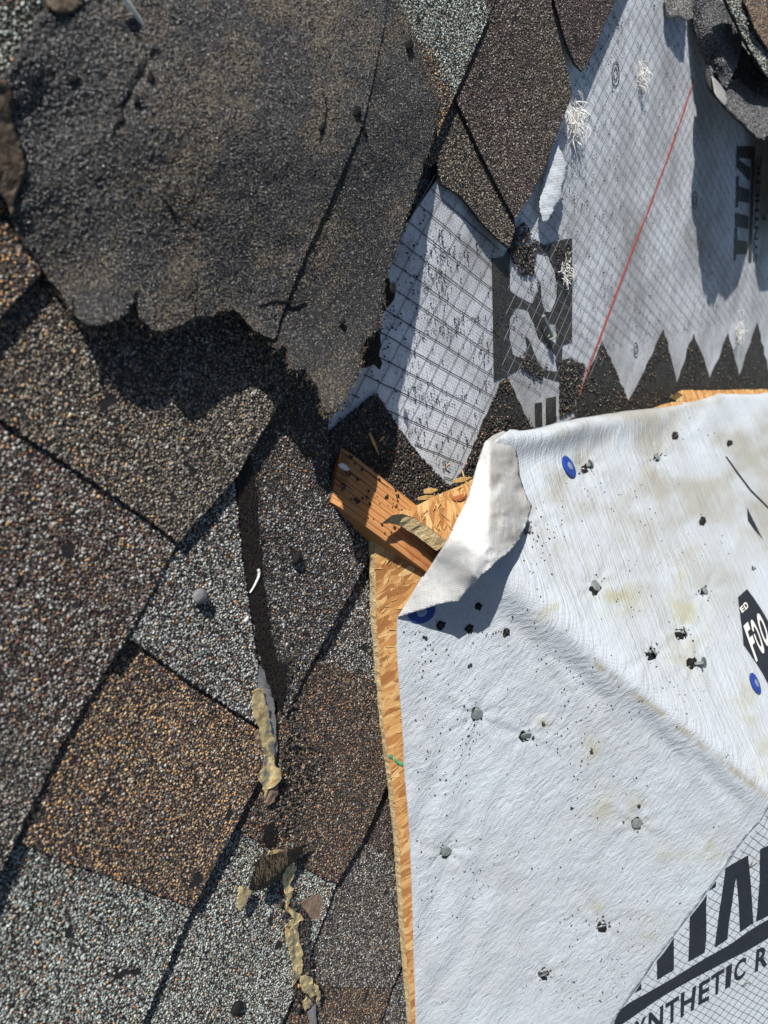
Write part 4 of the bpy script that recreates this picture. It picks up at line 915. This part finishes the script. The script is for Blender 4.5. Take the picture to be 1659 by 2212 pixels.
# curled corner
curl = [(857, 1333), (885, 1289), (915, 1243), (950, 1190), (985, 1128), (1008, 1075), (1022, 1025), (1036, 980), (1046, 955), (1062, 942), (1085, 932), (1100, 938), (1110, 946), (1113, 970), (1119, 1002), (1121, 1030), (1130, 1058), (1138, 1078), (1147, 1094), (1143, 1110), (1132, 1140), (1121, 1166), (1098, 1192), (1075, 1211), (1040, 1242), (1012, 1270), (988, 1300), (975, 1298), (950, 1303), (920, 1313), (890, 1322)]
KC = np.array([(857, 1333, .002), (900, 1268, .009), (950, 1190, .020), (1000, 1095, .018), (1036, 980, .013), (1060, 942, .012), (1085, 932, .014), (1108, 945, .012), (1117, 1000, .017), (1128, 1055, .024), (1147, 1094, .029), (1121, 1166, .036), (1075, 1211, .040), (1040, 1242, .040), (1012, 1270, .036), (988, 1300, .031), (950, 1303, .024), (920, 1313, .017), (890, 1322, .009),
   (1053, 985, .034), (1053, 1050, .041), (1052, 1118, .045), (1046, 1177, .044), (1022, 1240, .041), (1000, 1275, .035), (1000, 1200, .031), (1010, 1150, .034), (1030, 1060, .031), (950, 1260, .020), (1090, 1100, .046), (1085, 1030, .036), (1080, 985, .027), (1095, 1160, .043)])
_v, _e, KT, *_ = delaunay_2d_cdt([Vector(p[:2]) for p in KC], [], [], 0, 1e-6)
KT = np.array(KT)
def curl_pt(xy):
    h = np.zeros(len(xy)); A_ = KT[:, 0]; done = np.zeros(len(xy), bool)
    for a, b_, c_ in KT:
        p0, p1, p2_ = KC[a], KC[b_], KC[c_]; dt = (p1[1] - p2_[1]) * (p0[0] - p2_[0]) + (p2_[0] - p1[0]) * (p0[1] - p2_[1])
        l0 = ((p1[1] - p2_[1]) * (xy[:, 0] - p2_[0]) + (p2_[0] - p1[0]) * (xy[:, 1] - p2_[1])) / dt
        l1 = ((p2_[1] - p0[1]) * (xy[:, 0] - p2_[0]) + (p0[0] - p2_[0]) * (xy[:, 1] - p2_[1])) / dt; l2 = 1 - l0 - l1
        k = (~done) & (l0 > -1e-3) & (l1 > -1e-3) & (l2 > -1e-3); h[k] = (l0 * p0[2] + l1 * p1[2] + l2 * p2_[2])[k]; done |= k
    tp = rbf(xy, KC); h = np.where(done, 0.5 * h + 0.5 * tp, tp)
    rg = 1 - np.abs(2 * fbm(np.column_stack([xy[:, 0] * .9 + xy[:, 1] * .5, xy[:, 1] * .9 - xy[:, 0] * .5]), 0.022, 61, 3) - 1); h = h + 0.0045 * (rg ** 2 - .6) * smooth(1035, 1080, xy[:, 0] + 0.15 * (xy[:, 1] - 1100)) + 0.0012 * (rg - .7)
    h = h + 0.0008 * (fbm(xy, 0.03, 41) - 0.5) + 0.0035 * (fbm(np.column_stack([xy[:, 0], xy[:, 1] * 2.2]), 0.03, 4, 2) - .5) * smooth(1050, 1085, xy[:, 0]) + 0.0007 * np.sin((xy[:, 0] * .5 - xy[:, 1]) / 6.5) * np.exp(-((xy[:, 0] - 1110) / 30) ** 2 - ((xy[:, 1] - 1150) / 60) ** 2)
    return onS(xy, 0.001) + (CAM - onS(xy, 0.0)) / np.linalg.norm(CAM - onS(xy, 0.0), axis=1, keepdims=True) * h[:, None]
def curl_shade_col(xy):  # greys the face beyond the crest, its shade painted into the colour
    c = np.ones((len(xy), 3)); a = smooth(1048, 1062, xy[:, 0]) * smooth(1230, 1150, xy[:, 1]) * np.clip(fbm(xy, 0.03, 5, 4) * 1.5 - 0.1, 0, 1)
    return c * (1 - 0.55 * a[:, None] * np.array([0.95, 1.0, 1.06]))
tri_sheet('curled_corner', curl, curl_pt, 0.0004, M['curlsheet'], nu_, step=4.5, colf=curl_shade_col, uvf=lambda xy, P: np.stack([xy[:, 0] * .00036, xy[:, 1] * .00036], -1))

# printed sheet showing beyond the white one
pr = thing('roofing_underlayment', 'printed underlayment with black lettering and a fine net, at the lower right edge', 'underlayment', onS(np.array((1600., 1980.)), 0.0))
s2px = [(1830, 1540), (1900, 1800), (1860, 2360), (1230, 2360), (1300, 2180), (1400, 2060), (1530, 1880), (1620, 1760), (1700, 1660)]
p2 = lambda xy: onS(xy, s1_h(xy) - 0.0004)
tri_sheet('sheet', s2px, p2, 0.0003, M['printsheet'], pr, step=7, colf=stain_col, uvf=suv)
pk = lambda xy: onS(xy, s1_h(xy) + 0.0001)
cF = lambda pts: crop(0.2394, 1261.8, 1755.5, pts)
dens = lambda p, s_=6: [tuple(q) for q in densify(p, s_, 0.0)]
barp = [(262, 1910), (270, 1870), (300, 1800), (340, 1750), (400, 1705), (500, 1650), (650, 1562), (800, 1478), (950, 1382), (1100, 1290), (1300, 1180), (1500, 1042), (1660, 945), (1800, 860), (1800, 1030), (1660, 1112), (1500, 1210), (1300, 1312), (1150, 1395), (1000, 1474), (800, 1590), (640, 1690), (480, 1800), (360, 1882), (290, 1935)]
flat_print('lettering', [dens(cF(barp)), dens(cF([(445, 1620), (510, 1520), (510, 1585)])), dens(cF([(650, 1325), (730, 1230), (805, 1120), (803, 1410), (650, 1495)])),
   dens(cF([(948, 930), (1000, 860), (1060, 780), (1100, 720), (1092, 800), (1096, 1000), (1095, 1120), (1080, 1250), (932, 1335), (945, 1100)])), dens(cF([(1110, 695), (1150, 640), (1180, 600), (1178, 655)])),
   dens(cF([(1265, 485), (1475, 378), (1495, 640), (1520, 985), (1400, 1070), (1385, 800), (1365, 575), (1350, 640), (1325, 800), (1300, 970), (1285, 1130), (1170, 1205), (1195, 1000), (1230, 760), (1250, 620)])),
   dens(cF([(1583, 320), (1659, 280), (1780, 220), (1780, 850), (1545, 975), (1560, 800), (1575, 600)]))], M['ink'], pr, point=pk)
Lq = [('Y', [(440, 2090), (550, 2020), (555, 1820), (450, 1880)]), ('N', [(570, 2010), (705, 1925), (710, 1722), (578, 1802)]), ('T', [(730, 1920), (842, 1852), (852, 1640), (728, 1715)]), ('H', [(865, 1840), (985, 1770), (1005, 1545), (868, 1620)]),
      ('E', [(1025, 1730), (1120, 1680), (1132, 1470), (1030, 1530)]), ('T', [(1140, 1660), (1240, 1600), (1258, 1385), (1140, 1460)]), ('I', [(1265, 1585), (1312, 1555), (1328, 1345), (1275, 1375)]), ('C', [(1340, 1530), (1440, 1465), (1455, 1275), (1350, 1340)]), ('R', [(1530, 1430), (1645, 1360), (1655, 1170), (1545, 1220)])]
letters('small_lettering', [(c, cF(q)) for c, q in Lq], M['ink'], pr, lambda q: onS(q, s1_h(q) + 0.0001))
cG = lambda pts: crop(0.475, 1453.8, 987.5, pts)
pk2 = lambda xy: onS(xy, s1_h(xy) + 0.0004)
flat_print('logo_print', [dens(cG([(288, 640), (330, 602), (358, 640), (385, 680), (405, 715), (440, 780), (500, 900), (500, 1120), (440, 1060), (400, 985), (352, 915), (312, 855), (305, 780)]), 9)], M['ink'], nu_, point=pk2)
flat_print('logo_print', [dens(cG([(330, 232), (365, 300), (402, 376), (362, 330), (335, 292)]), 9)], M['ink'], nu_, point=pk2)
flat_print('logo_print', [dens(cG([(232, 0), (240, 0), (300, 82), (348, 150), (440, 240), (440, 250), (345, 160), (295, 90)]), 9)], M['ink'], nu_, point=pk2)
letters('logo_lettering', [('E', cG([(305, 712), (318, 700), (306, 676), (294, 690)])), ('D', cG([(322, 698), (335, 684), (322, 658), (309, 673)])),
    ('F', cG([(368, 935), (386, 915), (330, 752), (310, 772)])), ('O', cG([(392, 905), (412, 885), (356, 735), (336, 752)])), ('O', cG([(414, 872), (434, 850), (386, 705), (364, 725)]))], M['white_fibre'], nu_, lambda q: onS(q, s1_h(q) + 0.0007))
def net_px(d, off, poly, wid, mat, origin, h):
    """net threads over the printed sheet, laid out in the plane of the lower cricket face"""
    ax = np.cross(NL, [0, 1, 0]); ax /= np.linalg.norm(ax); ay = np.cross(NL, ax)
    q = onPlane(np.array([origin, (origin[0] + d[0], origin[1] + d[1])], float), NL, A0); dv_ = q[1] - q[0]; dv_ /= np.linalg.norm(dv_); nn = np.cross(NL, dv_)
    V, Fs = [], []
    for o in np.arange(-0.7, 0.7, off):
        t = np.arange(-0.7, 0.7, 0.004); wv = (vnoise(np.column_stack([t * 90, np.full(len(t), o * 91)]), 1, 5) - .5) * 0.0022
        p = q[0] + nn * (o + wv[:, None]) + dv_ * t[:, None]
        xy, z = proj(p); ok = (z > .05) & inside(xy, poly)
        pp = onS(xy, s1_h(xy) + h)
        for i in range(len(t) - 1):
            if ok[i] and ok[i + 1]:
                b = len(V); V += [pp[i] + nn * wid / 2, pp[i] - nn * wid / 2, pp[i + 1] - nn * wid / 2, pp[i + 1] + nn * wid / 2]; Fs.append((b, b + 1, b + 2, b + 3))
    return mesh_obj('scrim', V, Fs, mat, pr)
npx = [(1660, 1740), (1800, 1600), (1800, 2330), (1250, 2330), (1341, 2180), (1418, 2072), (1490, 1977), (1545, 1899), (1610, 1809)]
net_px((1, .63), 0.0074, npx, 0.00034, M['thread'], (1600, 1950), 0.0002)
net_px((1, -1.36), 0.0074, npx, 0.00034, M['thread'], (1600, 1950), 0.0002)

# ---------------------------------------------------------------- nails and caps
def disc(c, n, r, h, dome=0.0, sides=20, seg=3):
    n = n / np.linalg.norm(n); a = np.cross(n, [0.3, 1, 0.1]); a /= np.linalg.norm(a); b = np.cross(n, a); V = []
    for rr, hh in ((1.0, 0), (1.0, h * .7), (0.9, h), (0.5, h + dome * .8)):
        for s in range(sides):
            t = 2 * math.pi * s / sides; V.append(c + (a * math.cos(t) + b * math.sin(t)) * r * rr + n * hh)
    V.append(c + n * (h + dome)); Fs = [tuple(range(sides))]
    for k in range(3):
        for s in range(sides): Fs.append((k * sides + s, k * sides + (s + 1) % sides, (k + 1) * sides + (s + 1) % sides, (k + 1) * sides + s))
    for s in range(sides): Fs.append((3 * sides + s, 3 * sides + (s + 1) % sides, 4 * sides))
    return V, Fs
NLBL = {(1029, 1540): 'round grey roofing nail head left of the nail with the dark torn patch', (1135, 1586): 'roofing nail head with a dark torn patch at its upper right', (1374, 1776): 'clean oval roofing nail head with wrinkles pulling away from it',
  (962, 1837): 'roofing nail head near the board edge with grit around it', (1297, 1997): 'roofing nail head with a small brown tear above it, left of the big letters', (1172, 2099): 'narrow tilted roofing nail head closest to the bottom of the white sheet',
  (1284, 1266): 'dark ringed roofing nail head beside a yellow stain below the curled corner', (1469, 1367): 'brown tipped roofing nail in a ragged hole, above the standing nail', (1400, 1411): 'tilted roofing nail head left of the standing nail',
  (1492, 1431): 'roofing nail standing proud of the white sheet over a dark shadow', (1262, 1008): 'loose tilted roofing nail beside the blue cap near the top rim', (1135, 1141): 'pale roofing nail half hidden by the curled corner',
  (1520, 1277): 'small roofing nail in a black hole between the yellow stains', (1417, 989): 'small brown roofing nail head below the lifted top rim',
  (1624, 1864): 'roofing nail head beside the big printed letters', (1609, 2120): 'rusty ringed roofing nail head under the small lettering'}
for (x, y, d) in NAILS + PNAILS:
    q = np.array([[x, y]], float); on2 = (x, y) in ((1624, 1864), (1609, 2120))
    up_side = y < 1290 + (x - 1130) * .775
    base = onS(q, s1_h(q))[0]; n0 = NU if up_side else NL
    tilt = {(1135, 1586): (-.3, .3, 0), (1297, 1997): (-.35, .5, 0), (1172, 2099): (-.3, .9, 0), (1492, 1431): (.1, 1.0, 0.1), (1262, 1008): (.2, .7, -.3), (1469, 1367): (0.2, .6, 0), (1400, 1411): (.4, .35, 0), (1609, 2120): (-.4, .7, 0), (1624, 1864): (0, .5, 0)}.get((x, y), (random.uniform(-.12, .12), random.uniform(-.12, .12), 0))
    n1 = n0 + np.array(tilt); n1 /= np.linalg.norm(n1)
    rise = {(1492, 1431): .011, (1262, 1008): .006, (1469, 1367): .004, (1400, 1411): .004}.get((x, y), .0008)
    nt_ = thing('roofing_nail', NLBL[(x, y)], 'nail', base, 'roofing nails in the underlayment')
    mesh_obj('head', *disc(base + n1 * rise, n1, d / 2, 0.0009, 0.0003), M['steel'], nt_, smooth_=False)
    mesh_obj('shank', *tube([[base + n1 * rise, base - n0 * 0.012]], 0.0016, 0.0013, 8), M['steel'], nt_)
for (x, y, lab) in ((1224, 1011, 'blue plastic cap with a grey button near the lifted top rim of the white sheet'), (1627, 1478, 'blue plastic cap at the right edge near the black logo'), (908, 1318, 'blue plastic cap in the shadow under the curled corner')):
    q = np.array([[x, y]], float); base = onS(q, s1_h(q))[0]; n0 = (NU if x > 1000 else NL) + np.array([0.0, 0.12, 0])
    ct = thing('cap_fastener', lab, 'cap', base, 'blue plastic cap fasteners')
    mesh_obj('cap', *disc(base + NU * .0005, n0, 0.0102, 0.0013, 0.0002, 28), M['bluecap'], ct)
    n0 = n0 / np.linalg.norm(n0)
    mesh_obj('nail_head', *disc(base + NU * .0005 + n0 * .0015, n0, 0.0038, 0.0006, 0.0003, 18), M['greycap'], ct)
for (x, y, d) in NAILS[:6] + NAILS[6:10] + [(a, b, r * .00068) for a, b, r in ((1455, 941, 9), (1515, 1126, 10), (953, 1346, 10), (1014, 1356, 11), (1032, 1308, 8), (1092, 1362, 9), (1574, 957, 7), (1520, 1277, 9), (1417, 989, 8), (1262, 1010, 10))]:
    R_ = d * 1646 / 0.62 * 0.5; ox, oy = random.uniform(-.25, .25) * R_, random.uniform(.05, .4) * R_
    pp = [(x + ox + math.cos(a) * R_ * random.uniform(.75, 1.35) * .9, y + oy + math.sin(a) * R_ * random.uniform(.8, 1.4)) for a in np.linspace(0, 6.28, 15)[:-1]]
    flat_print('torn_hole', [pp], M['matte_black'], nu_, point=lambda q: onS(q, s1_h(q) + 0.00035))
# torn black holes and grit round the nails
HOLES = [(1455, 941, 6), (1574, 957, 5), (1515, 1126, 7), (1624, 1229, 4), (1032, 1308, 5), (953, 1346, 7), (1014, 1356, 7), (1172, 1562, 4), (1378, 1738, 3), (1275, 1620, 3), (1234, 1743, 2.5), (1092, 1362, 6), (920, 1376, 5), (1014, 1438, 4)]
V, Fs = [], []; pts = []
for (x, y, r) in HOLES + [(a + 5, b + 3, 8) for a, b, _ in NAILS]:
    k = 9 if r == 8 else (22 if r > 5.5 else 12)
    q = np.array([x, y]) + rng.normal(0, r * (1.1 if r == 8 else 0.55), (k, 2)); pts.append(q)
loose('loose_grit', 'black grit packed in torn nail holes of the white sheet', onS(np.vstack(pts), s1_h(np.vstack(pts)) + .0003), 0.0019, 'black')
q = scatter_px([(870, 1350), (1000, 1390), (1130, 1300), (1230, 1020), (1540, 880), (1560, 1100), (1600, 1420), (1640, 1700), (1330, 2170), (910, 2200)], 620, lambda q: 0.12 + 0.88 * (fbm(q, 0.012, 77) > 0.56))
q = np.vstack([q, rng.normal((1000, 1560), (25, 45), (40, 2)), rng.normal((1160, 1180), (22, 45), (60, 2)), rng.normal((930, 1420), (25, 40), (40, 2))]); q = q[q[:, 0] > 870]
loose('loose_grit', 'fine black specks scattered on the white underlayment', onS(q, s1_h(q) + .0003), 0.00125, 'black')

# ---------------------------------------------------------------- dried sealant, film and flakes along the torn scar
def on_sh(xy, h): return onL(xy, 0.0045 + np.asarray(h))
def flake(name, label, cat, px, hf, thick, mat, group=None, step=5, parent=None):
    o = tri_sheet(name, px, lambda xy: on_sh(xy, hf(xy)), thick * 0.6, M[mat], parent, step=step, jit=1.7, smooth_=False)[0]
    return tag(o, label, cat, group) if parent is None else o
cH = lambda pts: crop(0.1736, 466.3, 1398.9, pts); cI = lambda pts: crop(0.194, 466.3, 1783, pts)
rip = lambda a, sd_: (lambda xy: a + 0.0028 * fbm(xy, 0.09, sd_))
GS = 'dried yellow sealant pieces along the scar'; GF = 'grey film strips along the scar'
flake('film_strip', 'grey film strip beside the upper yellow sealant', 'film', cH([(490, 240), (560, 230), (620, 330), (660, 400), (690, 560), (725, 640), (735, 850), (750, 1050), (765, 1250), (745, 1440), (700, 1420), (680, 1190), (640, 1050), (600, 850), (560, 700), (530, 540), (510, 450), (490, 330)]), lambda xy: 0.0008 + 0 * xy[:, 0], 0.0006, 'greystrip', GF)
y1 = flake('dried_sealant', 'long upper strip of dried yellow sealant with a cracked edge and a frilled lower end', 'sealant', cH([(520, 510), (590, 520), (600, 580), (630, 700), (655, 740), (660, 860), (690, 960), (690, 1050), (740, 1150), (725, 1250), (725, 1450), (770, 1500), (815, 1500), (815, 1650), (720, 1740), (640, 1760), (630, 1860), (610, 1900), (600, 1760), (540, 1650), (560, 1540), (600, 1480), (600, 1370), (630, 1300), (570, 1200), (540, 1000), (470, 870), (455, 700), (460, 560)]),
   lambda xy: 0.0018 + 0.0025 * fbm(xy, 0.04, 2) + 0.003 * smooth(570, 600, xy[:, 0]) * (xy[:, 1] > 1640), 0.0008, 'sealant', GS, 4)
flake('mat_scrap', 'tan scrap of mat under the frilled end of the upper sealant', 'scrap', cH([(640, 1790), (770, 1700), (770, 1830), (700, 1940), (610, 1960), (620, 1900)]), rip(0.001, 3), 0.0012, 'tanstrip')
flake('mat_scrap', 'greyish crumb of mat left of the narrow part of the upper sealant', 'scrap', cH([(485, 1040), (530, 1020), (560, 1150), (620, 1290), (590, 1350), (540, 1290), (500, 1180)]), rip(0.0004, 5), 0.0012, 'tanstrip')
flake('film_strip', 'short grey film fragment under the dark flake', 'film', cI([(840, 800), (880, 860), (900, 930), (850, 930), (830, 860)]), lambda xy: 0.0008 + 0 * xy[:, 0], 0.0006, 'greystrip', GF)
flake('film_strip', 'grey film strip right of the long lower yellow sealant', 'film', cI([(910, 1100), (970, 1200), (1000, 1330), (1040, 1420), (1040, 1580), (1030, 1660), (980, 1660), (950, 1500), (950, 1420), (920, 1300), (900, 1180)]), lambda xy: 0.0008 + 0 * xy[:, 0], 0.0006, 'greystrip', GF)
flake('film_strip', 'grey film strip running off the bottom edge', 'film', cI([(1085, 1900), (1110, 2000), (1125, 2212), (1140, 2400), (1060, 2400), (1040, 2200), (1030, 2080), (1080, 2010)]), lambda xy: 0.0008 + 0 * xy[:, 0], 0.0006, 'greystrip', GF)
flake('dried_sealant', 'long lower strip of dried yellow sealant emerging from under the dark flake', 'sealant', cI([(850, 400), (900, 470), (850, 600), (825, 660), (865, 700), (855, 790), (820, 830), (800, 900), (860, 950), (950, 980), (980, 1050), (920, 1080), (915, 1180), (930, 1300), (975, 1400), (960, 1460), (970, 1600), (950, 1640), (900, 1750), (850, 1800), (870, 1600), (840, 1500), (800, 1300), (775, 1150), (800, 1080), (880, 1050), (850, 1010), (790, 950), (790, 830), (770, 740), (740, 600), (790, 480)]), rip(0.0012, 6), 0.0009, 'sealant', GS, 4)
flake('dried_sealant', 'square curled bit of dried yellow sealant near the bottom', 'sealant', cI([(940, 1680), (1000, 1670), (1075, 1690), (1085, 1780), (1130, 1840), (1110, 1890), (1060, 1920), (990, 1860), (950, 1800)]), rip(0.0018, 7), 0.0009, 'sealant', GS, 4)
flake('dried_sealant', 'small yellow sealant crumb closest to the bottom edge', 'sealant', cI([(960, 1970), (1020, 1910), (1050, 1940), (1080, 1990), (1040, 2030), (1000, 2065)]), rip(0.0014, 8), 0.0009, 'sealant', GS, 4)
flake('dried_sealant', 'thin pale sealant tail right of the square curled bit', 'sealant', cI([(1100, 1760), (1140, 1790), (1165, 1870), (1160, 1950), (1135, 2010), (1120, 1900)]), rip(0.0026, 9), 0.0007, 'sealant', GS, 4)
flake('dried_sealant', 'pointed yellow sealant tooth hanging from the left of the dark flake', 'sealant', cI([(240, 900), (250, 780), (270, 680), (320, 690), (410, 740), (350, 830), (300, 930), (255, 950)]), lambda xy: 0.004 + 0.002 * fbm(xy, .06, 1), 0.001, 'sealant', GS, 4)
flake('dried_sealant', 'small orange yellow bit showing above the dark flake', 'sealant', cI([(585, 320), (620, 280), (740, 275), (765, 300), (700, 345), (620, 340)]), rip(0.004, 2), 0.0008, 'sealant', GS, 4)
fl = flake('shingle_flake', 'dark fibrous flake standing up over the lower yellow sealant', 'flake', cI([(400, 600), (440, 480), (500, 350), (620, 330), (780, 300), (900, 240), (1030, 210), (960, 280), (975, 310), (920, 370), (840, 430), (760, 500), (740, 560), (650, 640), (560, 700), (430, 740), (370, 700)]),
   lambda xy: 0.0105 - 0.004 * smooth(560, 660, xy[:, 0]) + 0.002 * fbm(xy, .05, 4), 0.0014, 'mat', None, 4)
ps = []
for xy in scatter_px(cI([(420, 600), (500, 380), (780, 320), (840, 400), (700, 560), (450, 720)]), 220):
    b = on_sh(xy, 0.0105 - 0.004 * smooth(560, 660, xy[:1])[0] + 0.002 * fbm(xy[None], .05, 4)[0] + .0002); a = random.gauss(0.9, .25); L = random.uniform(.002, .006)
    ps.append([b, b + [math.cos(a) * L * .5, -math.sin(a) * L * .5, .0004], b + [math.cos(a) * L, -math.sin(a) * L, 0]])
tag(mesh_obj('fibre', *tube(ps, 0.00009, 0.00006, 3), M['fibre2'], fl), kind='stuff')
flake('mat_scrap', 'bare reddish tan patch of worn mat right of the lower yellow sealant', 'scrap', cI([(900, 900), (1000, 820), (1150, 760), (1190, 850), (1190, 950), (1140, 1060), (1060, 1040), (980, 1040)]), lambda xy: -0.0006 + 0.001 * fbm(xy, .05, 4), 0.0008, 'tanstrip')
flake('mat_scrap', 'torn dark strip of mat between the two yellow sealant pieces', 'scrap', cI([(545, 20), (640, -40), (700, 60), (680, 160), (640, 240), (560, 220), (520, 180), (540, 100)]), lambda xy: 0.0 + 0.001 * fbm(xy, .05, 4), 0.0008, 'mat')
flake('mat_scrap', 'dried crumb at the broken corner of the shaded brown shingle', 'scrap', [(541, 852), (556, 838), (566, 842), (574, 850), (577, 862), (568, 858), (556, 862)], lambda xy: 0.001 + 0.002 * fbm(xy, .1, 4), 0.0012, 'white_fibre', None, 3)
q = scatter_px(cI([(700, 850), (900, 850), (1050, 1050), (1080, 1700), (1200, 1900), (900, 2100), (860, 1800), (960, 1650), (900, 1300), (780, 1150)]), 700)
loose('loose_grit', 'black and grey grit lying along the lower yellow sealant', on_sh(q, .0012), 0.0021, 'debris')
q = scatter_px([(585, 1430), (660, 1430), (640, 1520), (615, 1600), (600, 1720), (590, 1820), (640, 1800), (700, 1700), (720, 1640), (640, 1580)], 420)
loose('loose_grit', 'dark grit strewn between the scar and the rust brown tab', on_sh(q, .0005), 0.002, 'debris')

# ---------------------------------------------------------------- frayed strands, slivers, stones
def tuft(label, c, n, L, w0, seedlen, spread=(0.0, 6.28), wid=0.0008, cat='frayed strands', group='frayed white strands of the old underlayment'):
    b0 = onL(np.array(c, float), w0); ps = []
    for _ in range(int(n * 1.8)):
        a = random.uniform(*spread) if random.random() < .45 else random.gauss(2.2, .7); l = L * random.uniform(.25, 1.05); st = b0 + [random.gauss(0, seedlen), random.gauss(0, seedlen), 0]
        h = random.uniform(.05, .55) * l; t = np.linspace(0, 1, 9)[:, None]; d = np.array([math.cos(a), math.sin(a), 0.0]); e = np.array([-math.sin(a), math.cos(a), 0.0])
        p = st + d * l * t + np.array([0, 0, 1.]) * h * np.sin(t * random.uniform(1.6, 3.1)) + e * l * 0.45 * np.sin(t * random.uniform(1, 6)) * random.uniform(-1, 1); p[:, 2] = np.maximum(p[:, 2], -0.0008); ps.append(p)
    return tag(mesh_obj('frayed_strands', *ribbon(ps, wid), M['white_fibre']), label, cat, group)
tuft('large tuft of frayed white strands beside the tip of the maroon shingle', (1238, 255), 48, 0.020, 0.001, 0.006)
tuft('small white tuft with a long shadow on the grey underlayment near the top', (1388, 160), 30, 0.013, 0.0, 0.006)
tuft('feathery white tuft at the right above the black zigzag points', (1594, 712), 22, 0.030, 0.0, 0.007)
tuft('matted grey tuft on the black letter block', (1222, 585), 26, 0.012, 0.0, 0.007)
tp = crop(0.5186, 822.9, 0, [(715, 590), (735, 600), (755, 640), (775, 690), (770, 740), (755, 800), (760, 830), (735, 850), (710, 900), (690, 930), (672, 920), (660, 860), (670, 780), (690, 700), (700, 640)])
tag(tri_sheet('sheet_shred', tp, lambda xy: onL(xy, 0.002 + 0.007 * smooth(-30, 25, xy[:, 0] - 1195 + (xy[:, 1] - 400) * 0.25) + 0.002 * fbm(xy, .05, 4)), 0.0004, M['newsheet'], None, step=5, jit=1.5, colf=lambda xy: np.ones((len(xy), 3)))[0],
    'torn white shred of underlayment below the large white tuft', 'shred')
P = path_on(crop(0.4317, 466.3, 932.6, [(212, 690), (217, 705), (214, 725), (205, 745), (193, 770), (178, 795), (170, 806)]), 0.0052, 2)
tag(mesh_obj('white_sliver', *tube([P], 0.0009, 0.0004, 6), M['white_fibre']), 'thin white sliver with a frayed head on the torn fibrous scar', 'sliver')
def pebble(label, xy, r, w, mat, sx=1.0, sy=0.7):
    bm_v = []; c = onL(np.array(xy, float), w); n = 10; m_ = 7; V, Fs = [], []
    for i in range(m_ + 1):
        for j in range(n):
            th, ph = math.pi * i / m_, 2 * math.pi * j / n
            d = np.array([math.sin(th) * math.cos(ph) * sx, math.sin(th) * math.sin(ph) * sy, math.cos(th) * .6]); V.append(c + d * r * (1 + 0.22 * (vnoise(np.array([[i * 1.3 + j, j * 1.7 + w * 999]]), .7, 3)[0] - .5)))
    for i in range(m_):
        for j in range(n): Fs.append((i * n + j, i * n + (j + 1) % n, (i + 1) * n + (j + 1) % n, (i + 1) * n + j))
    return tag(mesh_obj('pebble', V, Fs, M[mat], smooth_=True), label, 'stone', 'small stones on the shingles')
pebble('flat grey pebble on the grey tab left of the torn scar', (432, 1288), 0.0045, 0.0075, 'stone', 1.0, 1.1)
pebble('white pebble on the torn fibrous scar', (531, 1337), 0.0024, 0.0045, 'white_fibre')
pebble('black lump casting a shadow on the dark grey shingle', (642, 1205), 0.0035, 0.0065, 'matte_black', 1.3, .8)
pebble('black blob of tar on the pale tab near the bottom edge', (512, 2178), 0.0046, 0.005, 'matte_black', 1.0, 1.0)
pebble('pinkish crumb at the top corner of the strand board edge', (776, 1196), 0.0028, 0.006, 'tanstrip')
nl_ = path_on([(1174, 682), (1184, 706), (1193, 726)], 0.004, 4)
nn_ = thing('bent_nail', 'dark nail lying across the black letter block', 'nail', nl_[0])
mesh_obj('shank', *tube([nl_], 0.0016, 0.0016, 8), M['steel'], nn_)
mesh_obj('head', *disc(nl_[-1], (nl_[-1] - nl_[0]), 0.0042, 0.001, 0.0003, 16), M['steel'], nn_)
